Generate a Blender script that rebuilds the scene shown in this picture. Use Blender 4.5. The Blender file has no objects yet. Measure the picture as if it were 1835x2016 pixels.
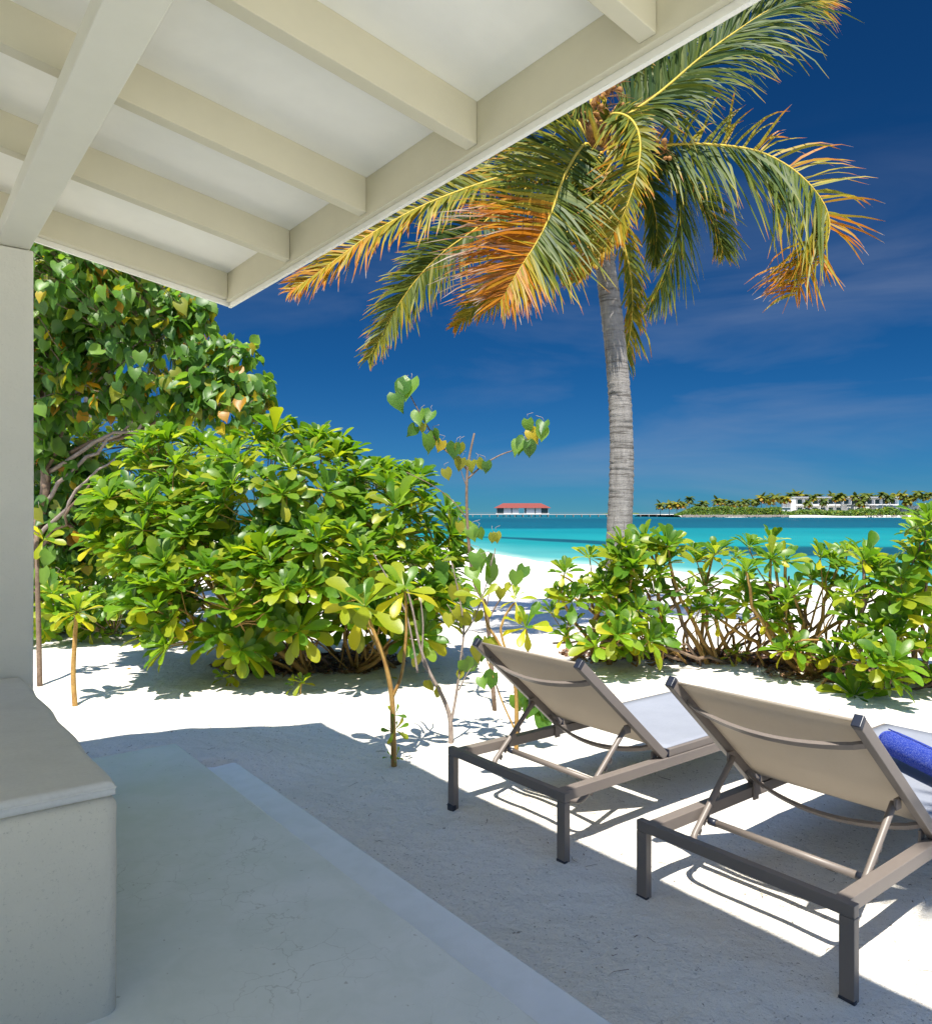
import bpy, bmesh, math, random
import numpy as np
from mathutils import Vector, Matrix
R = math.radians
random.seed(7)
rng = np.random.default_rng(11)
SC = bpy.context.scene
COL = SC.collection

# ------------------------------------------------------------------ camera, sky, sun, exposure
EYE = 1.45                      # camera height above the sand (z = 0)
cam = bpy.data.cameras.new('camera')
cam.sensor_fit = 'HORIZONTAL'; cam.sensor_width = 36.0; cam.lens = 29.2
cam.shift_y = 0.0020
cam.clip_start = 0.05; cam.clip_end = 30000
co = bpy.data.objects.new('camera', cam); COL.objects.link(co)
co.location = (0, 0, EYE); co.rotation_euler = (R(90), 0, 0)
SC.camera = co

SUN_OFF = Vector((0.06, 0.53, -1.0)).normalized()      # the way the light travels
sun_el = math.asin(-SUN_OFF.z)
sun_az = math.atan2(-SUN_OFF.x, -SUN_OFF.y)            # from +Y towards +X
w = bpy.data.worlds.new('World'); SC.world = w; w.use_nodes = True
nt = w.node_tree; nt.nodes.clear()
def wn(t, **k):
    n = nt.nodes.new(t)
    for a, b in k.items(): setattr(n, a, b)
    return n
sky = wn('ShaderNodeTexSky', sky_type='NISHITA', sun_disc=False, sun_elevation=sun_el, sun_rotation=sun_az % (2*math.pi),
         altitude=0, air_density=0.8, dust_density=0.0, ozone_density=4.0)
# the photograph was taken through a polarising filter: sky light is dimmed by its degree of polarisation, sin2/(1+cos2) of the angle to the sun
tcs = wn('ShaderNodeTexCoord'); dp = wn('ShaderNodeVectorMath', operation='DOT_PRODUCT'); dp.inputs[1].default_value = tuple(-SUN_OFF)
nt.links.new(tcs.outputs['Generated'], dp.inputs[0])
def wm(op, a, b=None):
    x = wn('ShaderNodeMath', operation=op)
    for i, q in ((0, a), (1, b)):
        if q is None: continue
        if isinstance(q, (int, float)): x.inputs[i].default_value = q
        else: nt.links.new(q, x.inputs[i])
    return x.outputs[0]
c2_ = wm('MULTIPLY', dp.outputs['Value'], dp.outputs['Value'])
pol_ = wn('ShaderNodeMapRange', interpolation_type='SMOOTHSTEP'); pol_.inputs[1].default_value = .15; pol_.inputs[2].default_value = .66
nt.links.new(wm('DIVIDE', wm('SUBTRACT', 1.0, c2_), wm('ADD', 1.0, c2_)), pol_.inputs[0]); pol = pol_.outputs[0]
tint = wn('ShaderNodeMix', data_type='RGBA', blend_type='MULTIPLY'); nt.links.new(pol, tint.inputs[0])
tint.inputs[7].default_value = (0.018, 0.095, 0.168, 1)
nt.links.new(sky.outputs[0], tint.inputs[6])
tc = wn('ShaderNodeTexCoord')
mp = wn('ShaderNodeMapping'); mp.inputs['Rotation'].default_value = (R(6), R(-12), R(24)); mp.inputs['Scale'].default_value = (1.3, 1.3, 6.5)
nz = wn('ShaderNodeTexNoise'); nz.inputs['Scale'].default_value = 1.6; nz.inputs['Detail'].default_value = 7; nz.inputs['Roughness'].default_value = 0.55; nz.inputs['Distortion'].default_value = .5
cr = wn('ShaderNodeValToRGB'); cr.color_ramp.elements[0].position = 0.47; cr.color_ramp.elements[1].position = 0.86
nz2 = wn('ShaderNodeTexNoise'); nz2.inputs['Scale'].default_value = 1.1; nz2.inputs['Detail'].default_value = 2
cr2 = wn('ShaderNodeValToRGB'); cr2.color_ramp.elements[0].position = 0.38; cr2.color_ramp.elements[1].position = 0.58
nt.links.new(tc.outputs['Generated'], mp.inputs[0]); nt.links.new(mp.outputs[0], nz.inputs['Vector']); nt.links.new(nz.outputs[0], cr.inputs[0])
nt.links.new(tc.outputs['Generated'], nz2.inputs['Vector']); nt.links.new(nz2.outputs[0], cr2.inputs[0])
mm = wn('ShaderNodeMath', operation='MULTIPLY'); nt.links.new(cr.outputs[0], mm.inputs[0]); nt.links.new(cr2.outputs[0], mm.inputs[1])
sz_ = wn('ShaderNodeSeparateXYZ'); nt.links.new(tc.outputs['Generated'], sz_.inputs[0])
lowm = wn('ShaderNodeMapRange', interpolation_type='SMOOTHSTEP'); lowm.inputs[1].default_value = .46; lowm.inputs[2].default_value = .20; nt.links.new(sz_.outputs['Z'], lowm.inputs[0])
hzm = wn('ShaderNodeMapRange', interpolation_type='SMOOTHSTEP'); hzm.inputs[1].default_value = .20; hzm.inputs[2].default_value = -.02; hzm.inputs[4].default_value = .16; nt.links.new(sz_.outputs['Z'], hzm.inputs[0])
m3 = wn('ShaderNodeMath', operation='MULTIPLY'); nt.links.new(wm('ADD', wm('MULTIPLY', mm.outputs[0], lowm.outputs[0]), hzm.outputs[0]), m3.inputs[0]); m3.inputs[1].default_value = 0.44
cl = wn('ShaderNodeMix', data_type='RGBA'); cl.inputs[7].default_value = (.95, 1.1, 1.45, 1)
nt.links.new(m3.outputs[0], cl.inputs[0]); nt.links.new(tint.outputs[2], cl.inputs[6])
bg = wn('ShaderNodeBackground'); bg.inputs[1].default_value = 0.15
wo = wn('ShaderNodeOutputWorld')
nt.links.new(cl.outputs[2], bg.inputs[0]); nt.links.new(bg.outputs[0], wo.inputs[0])

sl = bpy.data.lights.new('sun', 'SUN'); sl.energy = 4.1; sl.angle = R(0.55); sl.color = (1.0, 0.945, 0.855)
so = bpy.data.objects.new('sun', sl); COL.objects.link(so)
so.rotation_euler = SUN_OFF.to_track_quat('-Z', 'Y').to_euler(); so.location = (0, -3, 8)
SC.view_settings.view_transform = 'Standard'; SC.view_settings.look = 'None'
SC.view_settings.exposure = 1.20; SC.view_settings.gamma = 1.0; SC.view_settings.use_curve_mapping = False
SC.render.engine = 'CYCLES'
SC.cycles.max_bounces = 8; SC.cycles.diffuse_bounces = 5; SC.cycles.transparent_max_bounces = 8

# ------------------------------------------------------------------ helpers
F = 1489.0
def at(x, y, Y): return Vector(((x-917.5)/F*Y, Y, EYE-(y-1012.0)/F*Y))
TH = math.atan2(.614, .789); CU, SU = math.cos(TH), math.sin(TH)
def UV(u, v, z=0.0): return Vector((CU*u-SU*v, SU*u+CU*v, z))

def fbm(x, y, seed=0, octv=4, lac=2.0, gain=.5):
    x = np.asarray(x, float); y = np.asarray(y, float); out = np.zeros(np.broadcast(x, y).shape); a = 1.0; s = 0
    for o in range(octv):
        xi = np.floor(x).astype(np.int64); yi = np.floor(y).astype(np.int64); fx = x-xi; fy = y-yi
        fx = fx*fx*(3-2*fx); fy = fy*fy*(3-2*fy)
        def h(i, j):
            n = (i*374761393 + j*668265263 + (seed+o)*144665) & 0xffffffff
            n = ((n ^ (n >> 13))*1274126177) & 0xffffffff
            return ((n ^ (n >> 16)) & 0xffff)/65535.0
        v = (h(xi, yi)*(1-fx)+h(xi+1, yi)*fx)*(1-fy)+(h(xi, yi+1)*(1-fx)+h(xi+1, yi+1)*fx)*fy
        out = out+a*(v-.5)*2; s += a; a *= gain; x = x*lac+17.3; y = y*lac-9.1
    return out/s
def sstep(a, b, x):
    t = np.clip((np.asarray(x, float)-a)/(b-a), 0, 1); return t*t*(3-2*t)

def tag(o, label=None, cat=None, group=None, kind=None):
    if label: o['label'] = label
    if cat: o['category'] = cat
    if group: o['group'] = group
    if kind: o['kind'] = kind
    return o
def link(name, me, parent=None):
    o = bpy.data.objects.new(name, me); COL.objects.link(o)
    if parent is not None: o.parent = parent
    return o
def empty(name, loc=(0, 0, 0), rz=0.0, **k):
    o = bpy.data.objects.new(name, None); COL.objects.link(o); o.location = loc; o.rotation_euler = (0, 0, rz)
    o.empty_display_size = .1
    tag(o, **k); return o

class MB:
    """collects shapes into one mesh"""
    def __init__(s): s.v = []; s.f = []; s.n = 0; s.age = []
    def add(s, v, f, age=0.0):
        v = [tuple(p) for p in v]; s.v += v; s.f += [tuple(i+s.n for i in q) for q in f]; s.n += len(v)
        s.age += list(age) if hasattr(age, '__len__') else [age]*len(v)
    def box(s, x0, x1, y0, y1, z0, z1, M=None):
        v = [Vector(p) for p in ((x0,y0,z0),(x1,y0,z0),(x1,y1,z0),(x0,y1,z0),(x0,y0,z1),(x1,y0,z1),(x1,y1,z1),(x0,y1,z1))]
        if M is not None: v = [M @ p for p in v]
        s.add(v, [(0,3,2,1),(4,5,6,7),(0,1,5,4),(1,2,6,5),(2,3,7,6),(3,0,4,7)])
    def bar(s, a, b, w, h, up=(0, 0, 1)):
        a = Vector(a); b = Vector(b); d = (b-a).normalized(); sd = d.cross(Vector(up)).normalized(); u = sd.cross(d)
        v = [p+sd*i*w/2+u*j*h/2 for p in (a, b) for i, j in ((-1,-1),(1,-1),(1,1),(-1,1))]
        s.add(v, [(0,1,2,3),(7,6,5,4),(0,4,5,1),(1,5,6,2),(2,6,7,3),(3,7,4,0)])
    def tube(s, pts, rad, n=7, age=0.0, cap=True):
        pts = [Vector(p) for p in pts]; m = len(pts)
        if not hasattr(rad, '__len__'): rad = [rad]*m
        if not hasattr(age, '__len__'): age = [age]*m
        d = (pts[1]-pts[0]).normalized(); ref = Vector((0,0,1)) if abs(d.z) < .9 else Vector((1,0,0))
        sd = d.cross(ref).normalized(); V = []; A = []
        for i, p in enumerate(pts):
            d = (pts[min(i+1, m-1)]-pts[max(i-1, 0)]).normalized()
            sd = (sd-d*sd.dot(d)).normalized(); u = d.cross(sd)
            for k in range(n):
                a = 2*math.pi*k/n; V.append(p+(sd*math.cos(a)+u*math.sin(a))*rad[i]); A.append(age[i])
        Fc = [(i*n+k, i*n+(k+1) % n, (i+1)*n+(k+1) % n, (i+1)*n+k) for i in range(m-1) for k in range(n)]
        if cap: Fc += [tuple(range(n-1, -1, -1)), tuple((m-1)*n+k for k in range(n))]
        s.add(V, Fc, A)
    def build(s, name, mat, parent=None, bevel=0, smooth=False, age=False, seg=2):
        me = bpy.data.meshes.new(name); me.from_pydata(s.v, [], s.f); me.update()
        if age:
            a = me.attributes.new('age', 'FLOAT', 'POINT'); a.data.foreach_set('value', np.array(s.age, dtype=np.float32))
        if bevel:
            bm = bmesh.new(); bm.from_mesh(me)
            bmesh.ops.bevel(bm, geom=[e for e in bm.edges], offset=bevel, segments=seg, profile=.6, affect='EDGES', clamp_overlap=True)
            bm.to_mesh(me); bm.free()
        me.materials.append(mat)
        if smooth or bevel: me.polygons.foreach_set('use_smooth', [True]*len(me.polygons))
        o = link(name, me, parent)
        if bevel:
            md = o.modifiers.new('normals', 'WEIGHTED_NORMAL'); md.keep_sharp = True
        return o
def spline(P, n):
    P = [Vector(p) for p in P]; P = [P[0]*2-P[1]]+P+[P[-1]*2-P[-2]]; out = []
    m = len(P)-3
    for i in range(n+1):
        t = i/n*m; k = min(int(t), m-1); t -= k; a, b, c, d = P[k:k+4]
        out.append(.5*((2*b)+(c-a)*t+(2*a-5*b+4*c-d)*t*t+(3*b-a-3*c+d)*t**3))
    return out
def mesh_np(name, V, Fq, mat, parent=None, age=None, smooth=True):
    """V (n,3); Fq (m,4) quads"""
    me = bpy.data.meshes.new(name); n = len(V); m = len(Fq)
    me.vertices.add(n); me.vertices.foreach_set('co', np.asarray(V, np.float32).ravel())
    me.loops.add(m*4); me.loops.foreach_set('vertex_index', np.asarray(Fq, np.int32).ravel())
    me.polygons.add(m); me.polygons.foreach_set('loop_start', np.arange(0, m*4, 4, dtype=np.int32))
    me.update(calc_edges=True)
    if age is not None:
        a = me.attributes.new('age', 'FLOAT', 'POINT'); a.data.foreach_set('value', np.asarray(age, np.float32))
    me.materials.append(mat)
    if smooth: me.polygons.foreach_set('use_smooth', np.ones(m, bool))
    return link(name, me, parent)

# ------------------------------------------------------------------ materials
MATS = {}
class NT:
    def __init__(s, name):
        s.m = bpy.data.materials.new(name); s.m.use_nodes = True; s.t = s.m.node_tree; s.t.nodes.clear()
        s.out = s.n('ShaderNodeOutputMaterial'); MATS[name] = s.m
    def n(s, t, **k):
        x = s.t.nodes.new(t)
        for a, b in k.items(): setattr(x, a, b)
        return x
    def l(s, a, b): s.t.links.new(a, b)
    def coord(s, scale=1.0, kind='Object', vec=None):
        tcx = s.n('ShaderNodeTexCoord'); mpx = s.n('ShaderNodeMapping')
        mpx.inputs['Scale'].default_value = vec if vec else (scale,)*3
        s.l(tcx.outputs[kind], mpx.inputs[0]); return mpx.outputs[0]
    def noise(s, vec, scale=5, detail=6, rough=.6, dist=0):
        x = s.n('ShaderNodeTexNoise'); x.inputs['Scale'].default_value = scale; x.inputs['Detail'].default_value = detail
        x.inputs['Roughness'].default_value = rough; x.inputs['Distortion'].default_value = dist; s.l(vec, x.inputs['Vector']); return x.outputs[0]
    def ramp(s, fac, stops, interp='LINEAR'):
        x = s.n('ShaderNodeValToRGB'); e = x.color_ramp.elements; x.color_ramp.interpolation = interp
        while len(e) < len(stops): e.new(.5)
        for i, (p, c) in enumerate(stops):
            e[i].position = p; e[i].color = (c, c, c, 1) if not hasattr(c, '__len__') else (*c, 1)
        s.l(fac, x.inputs[0]); return x.outputs[0]
    def mix(s, f, a, b, mode='MIX'):
        x = s.n('ShaderNodeMix', data_type='RGBA', blend_type=mode)
        for i, q in ((0, f), (6, a), (7, b)):
            if isinstance(q, (int, float)): x.inputs[i].default_value = q if i == 0 else (q, q, q, 1)
            elif isinstance(q, tuple): x.inputs[i].default_value = (*q, 1)
            else: s.l(q, x.inputs[i])
        return x.outputs[2]
    def math(s, op, a, b=None):
        x = s.n('ShaderNodeMath', operation=op)
        for i, q in ((0, a), (1, b)):
            if q is None: continue
            if isinstance(q, (int, float)): x.inputs[i].default_value = q
            else: s.l(q, x.inputs[i])
        return x.outputs[0]
    def bump(s, h, strength=.3, dist=.01, prev=None):
        x = s.n('ShaderNodeBump'); x.inputs['Strength'].default_value = strength; x.inputs['Distance'].default_value = dist
        s.l(h, x.inputs['Height'])
        if prev is not None: s.l(prev, x.inputs['Normal'])
        return x.outputs[0]
    def pbr(s, col, rough=.6, spec=.5, metal=0, nrm=None, final=True, coat=0):
        p = s.n('ShaderNodeBsdfPrincipled')
        for nm, q in (('Base Color', col), ('Roughness', rough), ('Specular IOR Level', spec), ('Metallic', metal), ('Coat Weight', coat)):
            if isinstance(q, tuple): p.inputs[nm].default_value = (*q, 1)
            elif isinstance(q, (int, float)): p.inputs[nm].default_value = q
            else: s.l(q, p.inputs[nm])
        if nrm is not None: s.l(nrm, p.inputs['Normal'])
        if final: s.l(p.outputs[0], s.out.inputs[0])
        return p

def plaster(name, col, b=.25, scale=1.0, spots=0.0, rough=.75, spec=.3):
    t = NT(name); v = t.coord(scale)
    big = t.noise(v, 1.7, 5, .6, .4); fine = t.noise(v, 60, 5, .7); mid = t.noise(v, 9, 4, .6)
    c = t.mix(t.ramp(big, [(.3, 0.0), (.75, 1.0)]), tuple(x*.93 for x in col), tuple(min(1, x*1.03) for x in col))
    c = t.mix(t.ramp(mid, [(.35, .25), (.7, 0.0)]), c, tuple(x*.86 for x in col))
    if spots:
        sp = t.noise(v, 130, 3, .8); c = t.mix(t.ramp(sp, [(.30, spots), (.40, 0.0)]), c, tuple(x*.45 for x in col))
    t.pbr(c, rough, spec, nrm=t.bump(fine, b, .004, t.bump(mid, b*.6, .006))); return t.m
ROOFP = plaster('shade_toned_timber_paint', (.66, .62, .465), .10, rough=.6)  # beige joist paint, toned darker to stand in for shade on joist sides
CEIL = plaster('painted_ceiling', (.93, .915, .83), .05, rough=.65)
BEAMP = plaster('painted_beam', (.76, .74, .62), .10, rough=.6)
PILP = plaster('rendered_pillar', (.72, .71, .62), .5, spots=.2)
BENP = plaster('rendered_bench', (.66, .63, .52), .6, spots=.5)

t = NT('polished_cement'); v = t.coord(1)
big = t.noise(v, 1.3, 6, .62, .8); mid = t.noise(v, 7, 6, .65, .5)
c = t.mix(t.ramp(big, [(.32, 0.0), (.72, 1.0)]), (.68, .73, .71), (.78, .81, .81))
c = t.mix(t.ramp(mid, [(.38, .40), (.58, 0.0)]), c, (.60, .66, .63))
vo = t.n('ShaderNodeTexVoronoi', feature='DISTANCE_TO_EDGE'); vo.inputs['Scale'].default_value = 11; vo.inputs['Randomness'].default_value = 1
dn = t.n('ShaderNodeTexNoise'); dn.inputs['Scale'].default_value = 9; dn.inputs['Detail'].default_value = 5; t.l(v, dn.inputs['Vector'])
dv = t.n('ShaderNodeMix', data_type='VECTOR'); dv.inputs[0].default_value = .12; t.l(v, dv.inputs[4]); t.l(dn.outputs['Color'], dv.inputs[5]); t.l(dv.outputs[1], vo.inputs['Vector'])
crk = t.ramp(vo.outputs['Distance'], [(0.0, 1.0), (.016, 0.0)])
msk = t.ramp(t.noise(v, 2.6, 3, .5), [(.46, 0.0), (.62, .5)])
c = t.mix(t.math('MULTIPLY', crk, msk), c, (.30, .32, .29))
sp = t.noise(v, 45, 2, .5); c = t.mix(t.ramp(sp, [(.24, .5), (.29, 0.0)]), c, (.25, .24, .2))
t.pbr(c, t.ramp(mid, [(.3, .30), (.8, .48)]), .5, nrm=t.bump(mid, .05, .005))
CEM = t.m
def step_mat():
    t = NT('step_cement'); v = t.coord(1); n1_ = t.noise(v, 2.1, 6, .62, .6); n2_ = t.noise(v, 9, 5, .6)
    c = t.mix(t.ramp(n1_, [(.3, 0.0), (.7, 1.0)]), (.76, .80, .82), (.84, .87, .90)); c = t.mix(t.ramp(n2_, [(.38, .3), (.55, 0.0)]), c, (.66, .70, .70))
    t.pbr(c, .42, .5, nrm=t.bump(n2_, .05, .005)); return t.m
CEM2 = step_mat()

t = NT('coral_sand'); v = t.coord(1)
big = t.noise(v, .9, 5, .6, .3); mid = t.noise(v, 6.5, 6, .62); fine = t.noise(v, 120, 4, .75); grain = t.noise(v, 420, 2, .8)
c = t.mix(t.ramp(big, [(.3, 0.0), (.7, 1.0)]), (.85, .80, .70), (.89, .86, .79))
c = t.mix(t.ramp(grain, [(.3, .35), (.6, 0.0)]), c, (.50, .47, .40))
dk = t.noise(v, 75, 3, .7); dm = t.noise(v, 2.2, 3, .6)
c = t.mix(t.math('MULTIPLY', t.ramp(dk, [(.345, .9), (.38, 0.0)]), t.ramp(dm, [(.35, .2), (.65, .9)])), c, (.20, .17, .12))
dk2 = t.noise(v, 24, 4, .7); c = t.mix(t.ramp(dk2, [(.29, .85), (.325, 0.0)]), c, (.22, .18, .13))
nb = t.bump(fine, .9, .008, t.bump(mid, .8, .07)); nb = t.bump(grain, .4, .002, nb)
t.pbr(c, .95, .1, nrm=nb); SAND = t.m

def leafmat(name, greens, yellow, trans, gloss=.32, spec=.5):
    t = NT(name)
    at_ = t.n('ShaderNodeAttribute', attribute_name='age'); gi = t.n('ShaderNodeNewGeometry'); oi = t.n('ShaderNodeObjectInfo')
    rn = t.math('FRACT', t.math('ADD', gi.outputs['Random Per Island'], oi.outputs['Random']))
    g = t.ramp(rn, [(0.0, greens[0]), (.5, greens[1]), (1.0, greens[2])])
    v = t.coord(1); nzz = t.noise(v, 7, 3, .6)
    g = t.mix(t.ramp(nzz, [(.35, .0), (.75, .35)]), g, greens[2])
    y = t.ramp(at_.outputs['Fac'], [(0.0, 0.0), (.5, .55), (.8, 1.0)])
    br = t.ramp(at_.outputs['Fac'], [(.82, 0.0), (1.0, .9)])
    c = t.mix(y, g, yellow); c = t.mix(br, c, (.30, .11, .02))
    p = t.pbr(c, gloss, spec, nrm=t.bump(nzz, .12, .01), final=False)
    tr = t.n('ShaderNodeBsdfTranslucent'); cc = t.mix(.75, c, trans, 'MULTIPLY')
    cc2 = t.mix(1.0, cc, (3.6, 3.2, 2.4), 'MULTIPLY'); t.l(cc2, tr.inputs[0])
    ms = t.n('ShaderNodeMixShader'); ms.inputs[0].default_value = .36; t.l(p.outputs[0], ms.inputs[1]); t.l(tr.outputs[0], ms.inputs[2])
    t.l(ms.outputs[0], t.out.inputs[0]); return t.m
SCAE = leafmat('scaevola_leaf', [(.033, .105, .010), (.072, .165, .013), (.15, .235, .018)], (.42, .37, .02), (.9, 1.0, .25), .38, .4)
HEART = leafmat('heart_leaf', [(.032, .095, .018), (.062, .15, .025), (.13, .225, .035)], (.44, .30, .015), (.9, 1.0, .3), .42, .4)
t = NT('palm_leaflet')
at_ = t.n('ShaderNodeAttribute', attribute_name='age'); gi = t.n('ShaderNodeNewGeometry')
rr = t.math('MULTIPLY', t.math('SUBTRACT', gi.outputs['Random Per Island'], .5), .24)
a2 = t.math('ADD', at_.outputs['Fac'], rr)
c = t.ramp(a2, [(.02, (.036, .075, .018)), (.30, (.12, .15, .018)), (.50, (.30, .24, .015)), (.68, (.42, .145, .003)), (.85, (.24, .085, .012)), (1.0, (.33, .26, .21))])
p = t.pbr(c, .48, .22, final=False)
tr = t.n('ShaderNodeBsdfTranslucent'); t.l(t.mix(1.0, c, (1.35, 1.25, .5), 'MULTIPLY'), tr.inputs[0])
ms = t.n('ShaderNodeMixShader'); ms.inputs[0].default_value = .3; t.l(p.outputs[0], ms.inputs[1]); t.l(tr.outputs[0], ms.inputs[2]); t.l(ms.outputs[0], t.out.inputs[0])
PALML = t.m
def wood(name, c1, c2, sc=14, ring=0, b=.5):
    t = NT(name); v = t.coord(1); n1 = t.noise(v, sc, 6, .65, .4); n2 = t.noise(v, sc*5, 4, .7)
    c = t.mix(t.ramp(n1, [(.35, 0.0), (.65, 1.0)]), c1, c2); c = t.mix(t.ramp(n2, [(.35, .5), (.5, 0.0)]), c, tuple(x*.5 for x in c1))
    t.pbr(c, .7, .3, nrm=t.bump(n2, b, .004)); return t.m
STEMO = wood('orange_stem', (.30, .16, .045), (.42, .27, .08)); STEMG = wood('grey_stem', (.22, .17, .14), (.34, .28, .24))
STEMB = wood('brown_bark', (.13, .085, .055), (.24, .17, .12)); LITTER = wood('dry_litter', (.11, .055, .03), (.33, .19, .11), 6)
RACH = wood('frond_rib', (.42, .33, .05), (.60, .42, .05), 5, b=.1); SHEATH = wood('brown_sheath', (.17, .08, .03), (.36, .18, .05), 8)
t = NT('palm_trunk'); v = t.coord(1)
n1 = t.noise(t.coord(1, vec=(9, 9, 2.5)), 1.0, 7, .7, .3); n2 = t.noise(v, 40, 4, .7); n3 = t.noise(t.coord(1, vec=(42, 42, 4)), 1, 3, .6)
n4 = t.noise(t.coord(1, vec=(3, 3, 34)), 1, 4, .6, .6)
c = t.mix(t.ramp(n1, [(.3, 0.0), (.68, 1.0)]), (.13, .12, .11), (.30, .285, .265))
c = t.mix(t.ramp(n4, [(.34, .9), (.46, 0.0)]), c, (.075, .068, .06)); c = t.mix(t.ramp(n3, [(.30, .75), (.38, 0.0)]), c, (.09, .08, .07))
t.pbr(c, .85, .2, nrm=t.bump(n2, .6, .01, t.bump(n4, .6, .012))); TRUNK = t.m

def metal(name, col, rough=.42):
    t = NT(name); v = t.coord(1); n = t.noise(v, 180, 3, .7); n2 = t.noise(v, 7, 4, .6)
    c = t.mix(t.ramp(n2, [(.35, .0), (.7, .25)]), col, tuple(min(1, x*1.25) for x in col))
    t.pbr(c, rough, .45, nrm=t.bump(n, .06, .001)); return t.m
TAUPE = metal('taupe_powder_coat', (.17, .145, .128)); BLACKP = metal('black_plastic', (.018, .022, .035), .3)
def fabric(name, col, trans=.0, sc=900, b=.3, tcol=None):
    t = NT(name); v = t.coord(1); wv = t.n('ShaderNodeTexWave', wave_type='BANDS', bands_direction='X'); wv.inputs['Scale'].default_value = sc/3
    wv2 = t.n('ShaderNodeTexWave', wave_type='BANDS', bands_direction='Y'); wv2.inputs['Scale'].default_value = sc/3
    t.l(v, wv.inputs['Vector']); t.l(v, wv2.inputs['Vector'])
    h = t.math('ADD', wv.outputs['Fac'], wv2.outputs['Fac']); n = t.noise(v, 5, 5, .6); nf = t.noise(v, 90, 3, .7)
    c = t.mix(t.ramp(n, [(.3, 0.0), (.7, 1.0)]), tuple(x*.9 for x in col), col); c = t.mix(t.ramp(nf, [(.3, .25), (.55, 0.0)]), c, tuple(x*.75 for x in col))
    wr = t.noise(t.coord(1, vec=(2.2, 7, 4)), 1.5, 4, .55, 1.2)
    p = t.pbr(c, .8, .2, nrm=t.bump(h, b, .0008, t.bump(wr, .35 if name == 'cushion_cloth' else .12, .02)), final=False)
    if trans:
        tr = t.n('ShaderNodeBsdfTranslucent'); tr.inputs[0].default_value = (*(tcol or col), 1); ms = t.n('ShaderNodeMixShader'); ms.inputs[0].default_value = trans
        t.l(p.outputs[0], ms.inputs[1]); t.l(tr.outputs[0], ms.inputs[2]); t.l(ms.outputs[0], t.out.inputs[0])
    else: t.l(p.outputs[0], t.out.inputs[0])
    return t.m
SLING = fabric('taupe_mesh_sling', (.56, .50, .42), .50, tcol=(.62, .56, .47)); SEAT = fabric('pale_sling', (.28, .30, .345)); CUSH = fabric('cushion_cloth', (.70, .70, .655), b=.15)
t = NT('blue_towel'); v = t.coord(1); n = t.noise(v, 260, 3, .8); n1 = t.noise(v, 230, 3, .75); lg = t.noise(v, 14, 2, .5)
sep = t.n('ShaderNodeSeparateXYZ'); t.l(t.coord(1), sep.inputs[0])
band = t.ramp(t.math('ADD', sep.outputs['Y'], .5), [(.502, 1.0), (.508, 0.0)])
c = t.mix(t.math('MULTIPLY', t.ramp(n1, [(.45, 0.0), (.65, .38)]), band), (.010, .04, .36), (.42, .47, .75))
t.pbr(c, .95, .1, nrm=t.bump(n, 1.0, .006)); TOWEL = t.m
def flat(name, col, rough=.7, spec=.3):
    t = NT(name); v = t.coord(1); n = t.noise(v, .6, 4, .6); c = t.mix(t.ramp(n, [(.3, .0), (.7, 1.0)]), tuple(x*.88 for x in col), col); t.pbr(c, rough, spec); return t.m
WHITEW = flat('white_wall', (.60, .60, .58)); REDR = flat('red_roof', (.20, .045, .035)); GREYR = flat('grey_roof', (.55, .56, .56))
DARKG = flat('dark_glass', (.03, .06, .06), .15, .5); PIERW = flat('weathered_timber', (.24, .21, .18)); PIERL = flat('pale_timber', (.46, .43, .39)); ROCKM = flat('grey_rock', (.17, .15, .13))
FARG = leafmat('far_foliage', [(.05, .11, .02), (.09, .17, .03), (.15, .22, .05)], (.4, .33, .04), (.9, 1, .3), .6)
THATCH = flat('thatch', (.24, .19, .14)); TWIG = flat('dry_twig', (.24, .17, .12)); ISAND = flat('far_sand', (.74, .70, .62)); SOLARM = flat('dark_roof_panel', (.05, .07, .12), .3)

# ------------------------------------------------------------------ ground
SHX = [-60, -30, -10, 0, 3.4, 9.2, 11, 20, 40]; SHY = [110, 80, 60, 50, 36, 28.4, 22.6, 19, 15]
def shore(X): return np.interp(X, SHX, SHY)
_fr = np.random.default_rng(5); DIPS = [(_fr.uniform(-3.6, 3.2), _fr.uniform(3.2, 8.0), _fr.uniform(.05, .10), _fr.uniform(.006, .018), _fr.uniform(0, 3.14)) for _ in range(70)]
def sandz(X, Y):
    X = np.asarray(X, float); Y = np.asarray(Y, float)
    u = CU*X+SU*Y; v = -SU*X+CU*Y
    z = .022*fbm(X*1.1, Y*1.1, 3, 3)+.012*fbm(X*4, Y*4, 8, 3)+.05*fbm(X*.35, Y*.35, 5, 2)*sstep(4, 8, Y)
    for cx, cy, rd, dp_, an in DIPS:     # old footprints, softened by the wind
        dx = X-cx; dy = Y-cy; a_ = (dx*math.cos(an)+dy*math.sin(an))/(rd*1.7); b_ = (-dx*math.sin(an)+dy*math.cos(an))/rd; q = a_*a_+b_*b_
        z = z-dp_*np.exp(-q*q)+dp_*.35*np.exp(-(q-2)**2)
    # sand banked up against the end of the patio
    bank = sstep(3.75, 4.12, v)*sstep(5.9, 4.3, v)*sstep(2.5, 1.15, u)
    z = z+bank*.17 + .02*sstep(1.9, 1.5, u)*sstep(4.3, 3.5, v)
    ys = shore(X); tt = np.clip((Y-10)/(ys-10), 0, None)
    z = z-.80*np.where(tt < 1, tt*tt*(3-2*tt)*.45+tt*.55, 1)-.05*np.clip(Y-ys, 0, 60)
    inside = (u < 1.50) & (v < 4.0)
    return np.where(inside, np.minimum(z, -.03), z)
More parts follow.
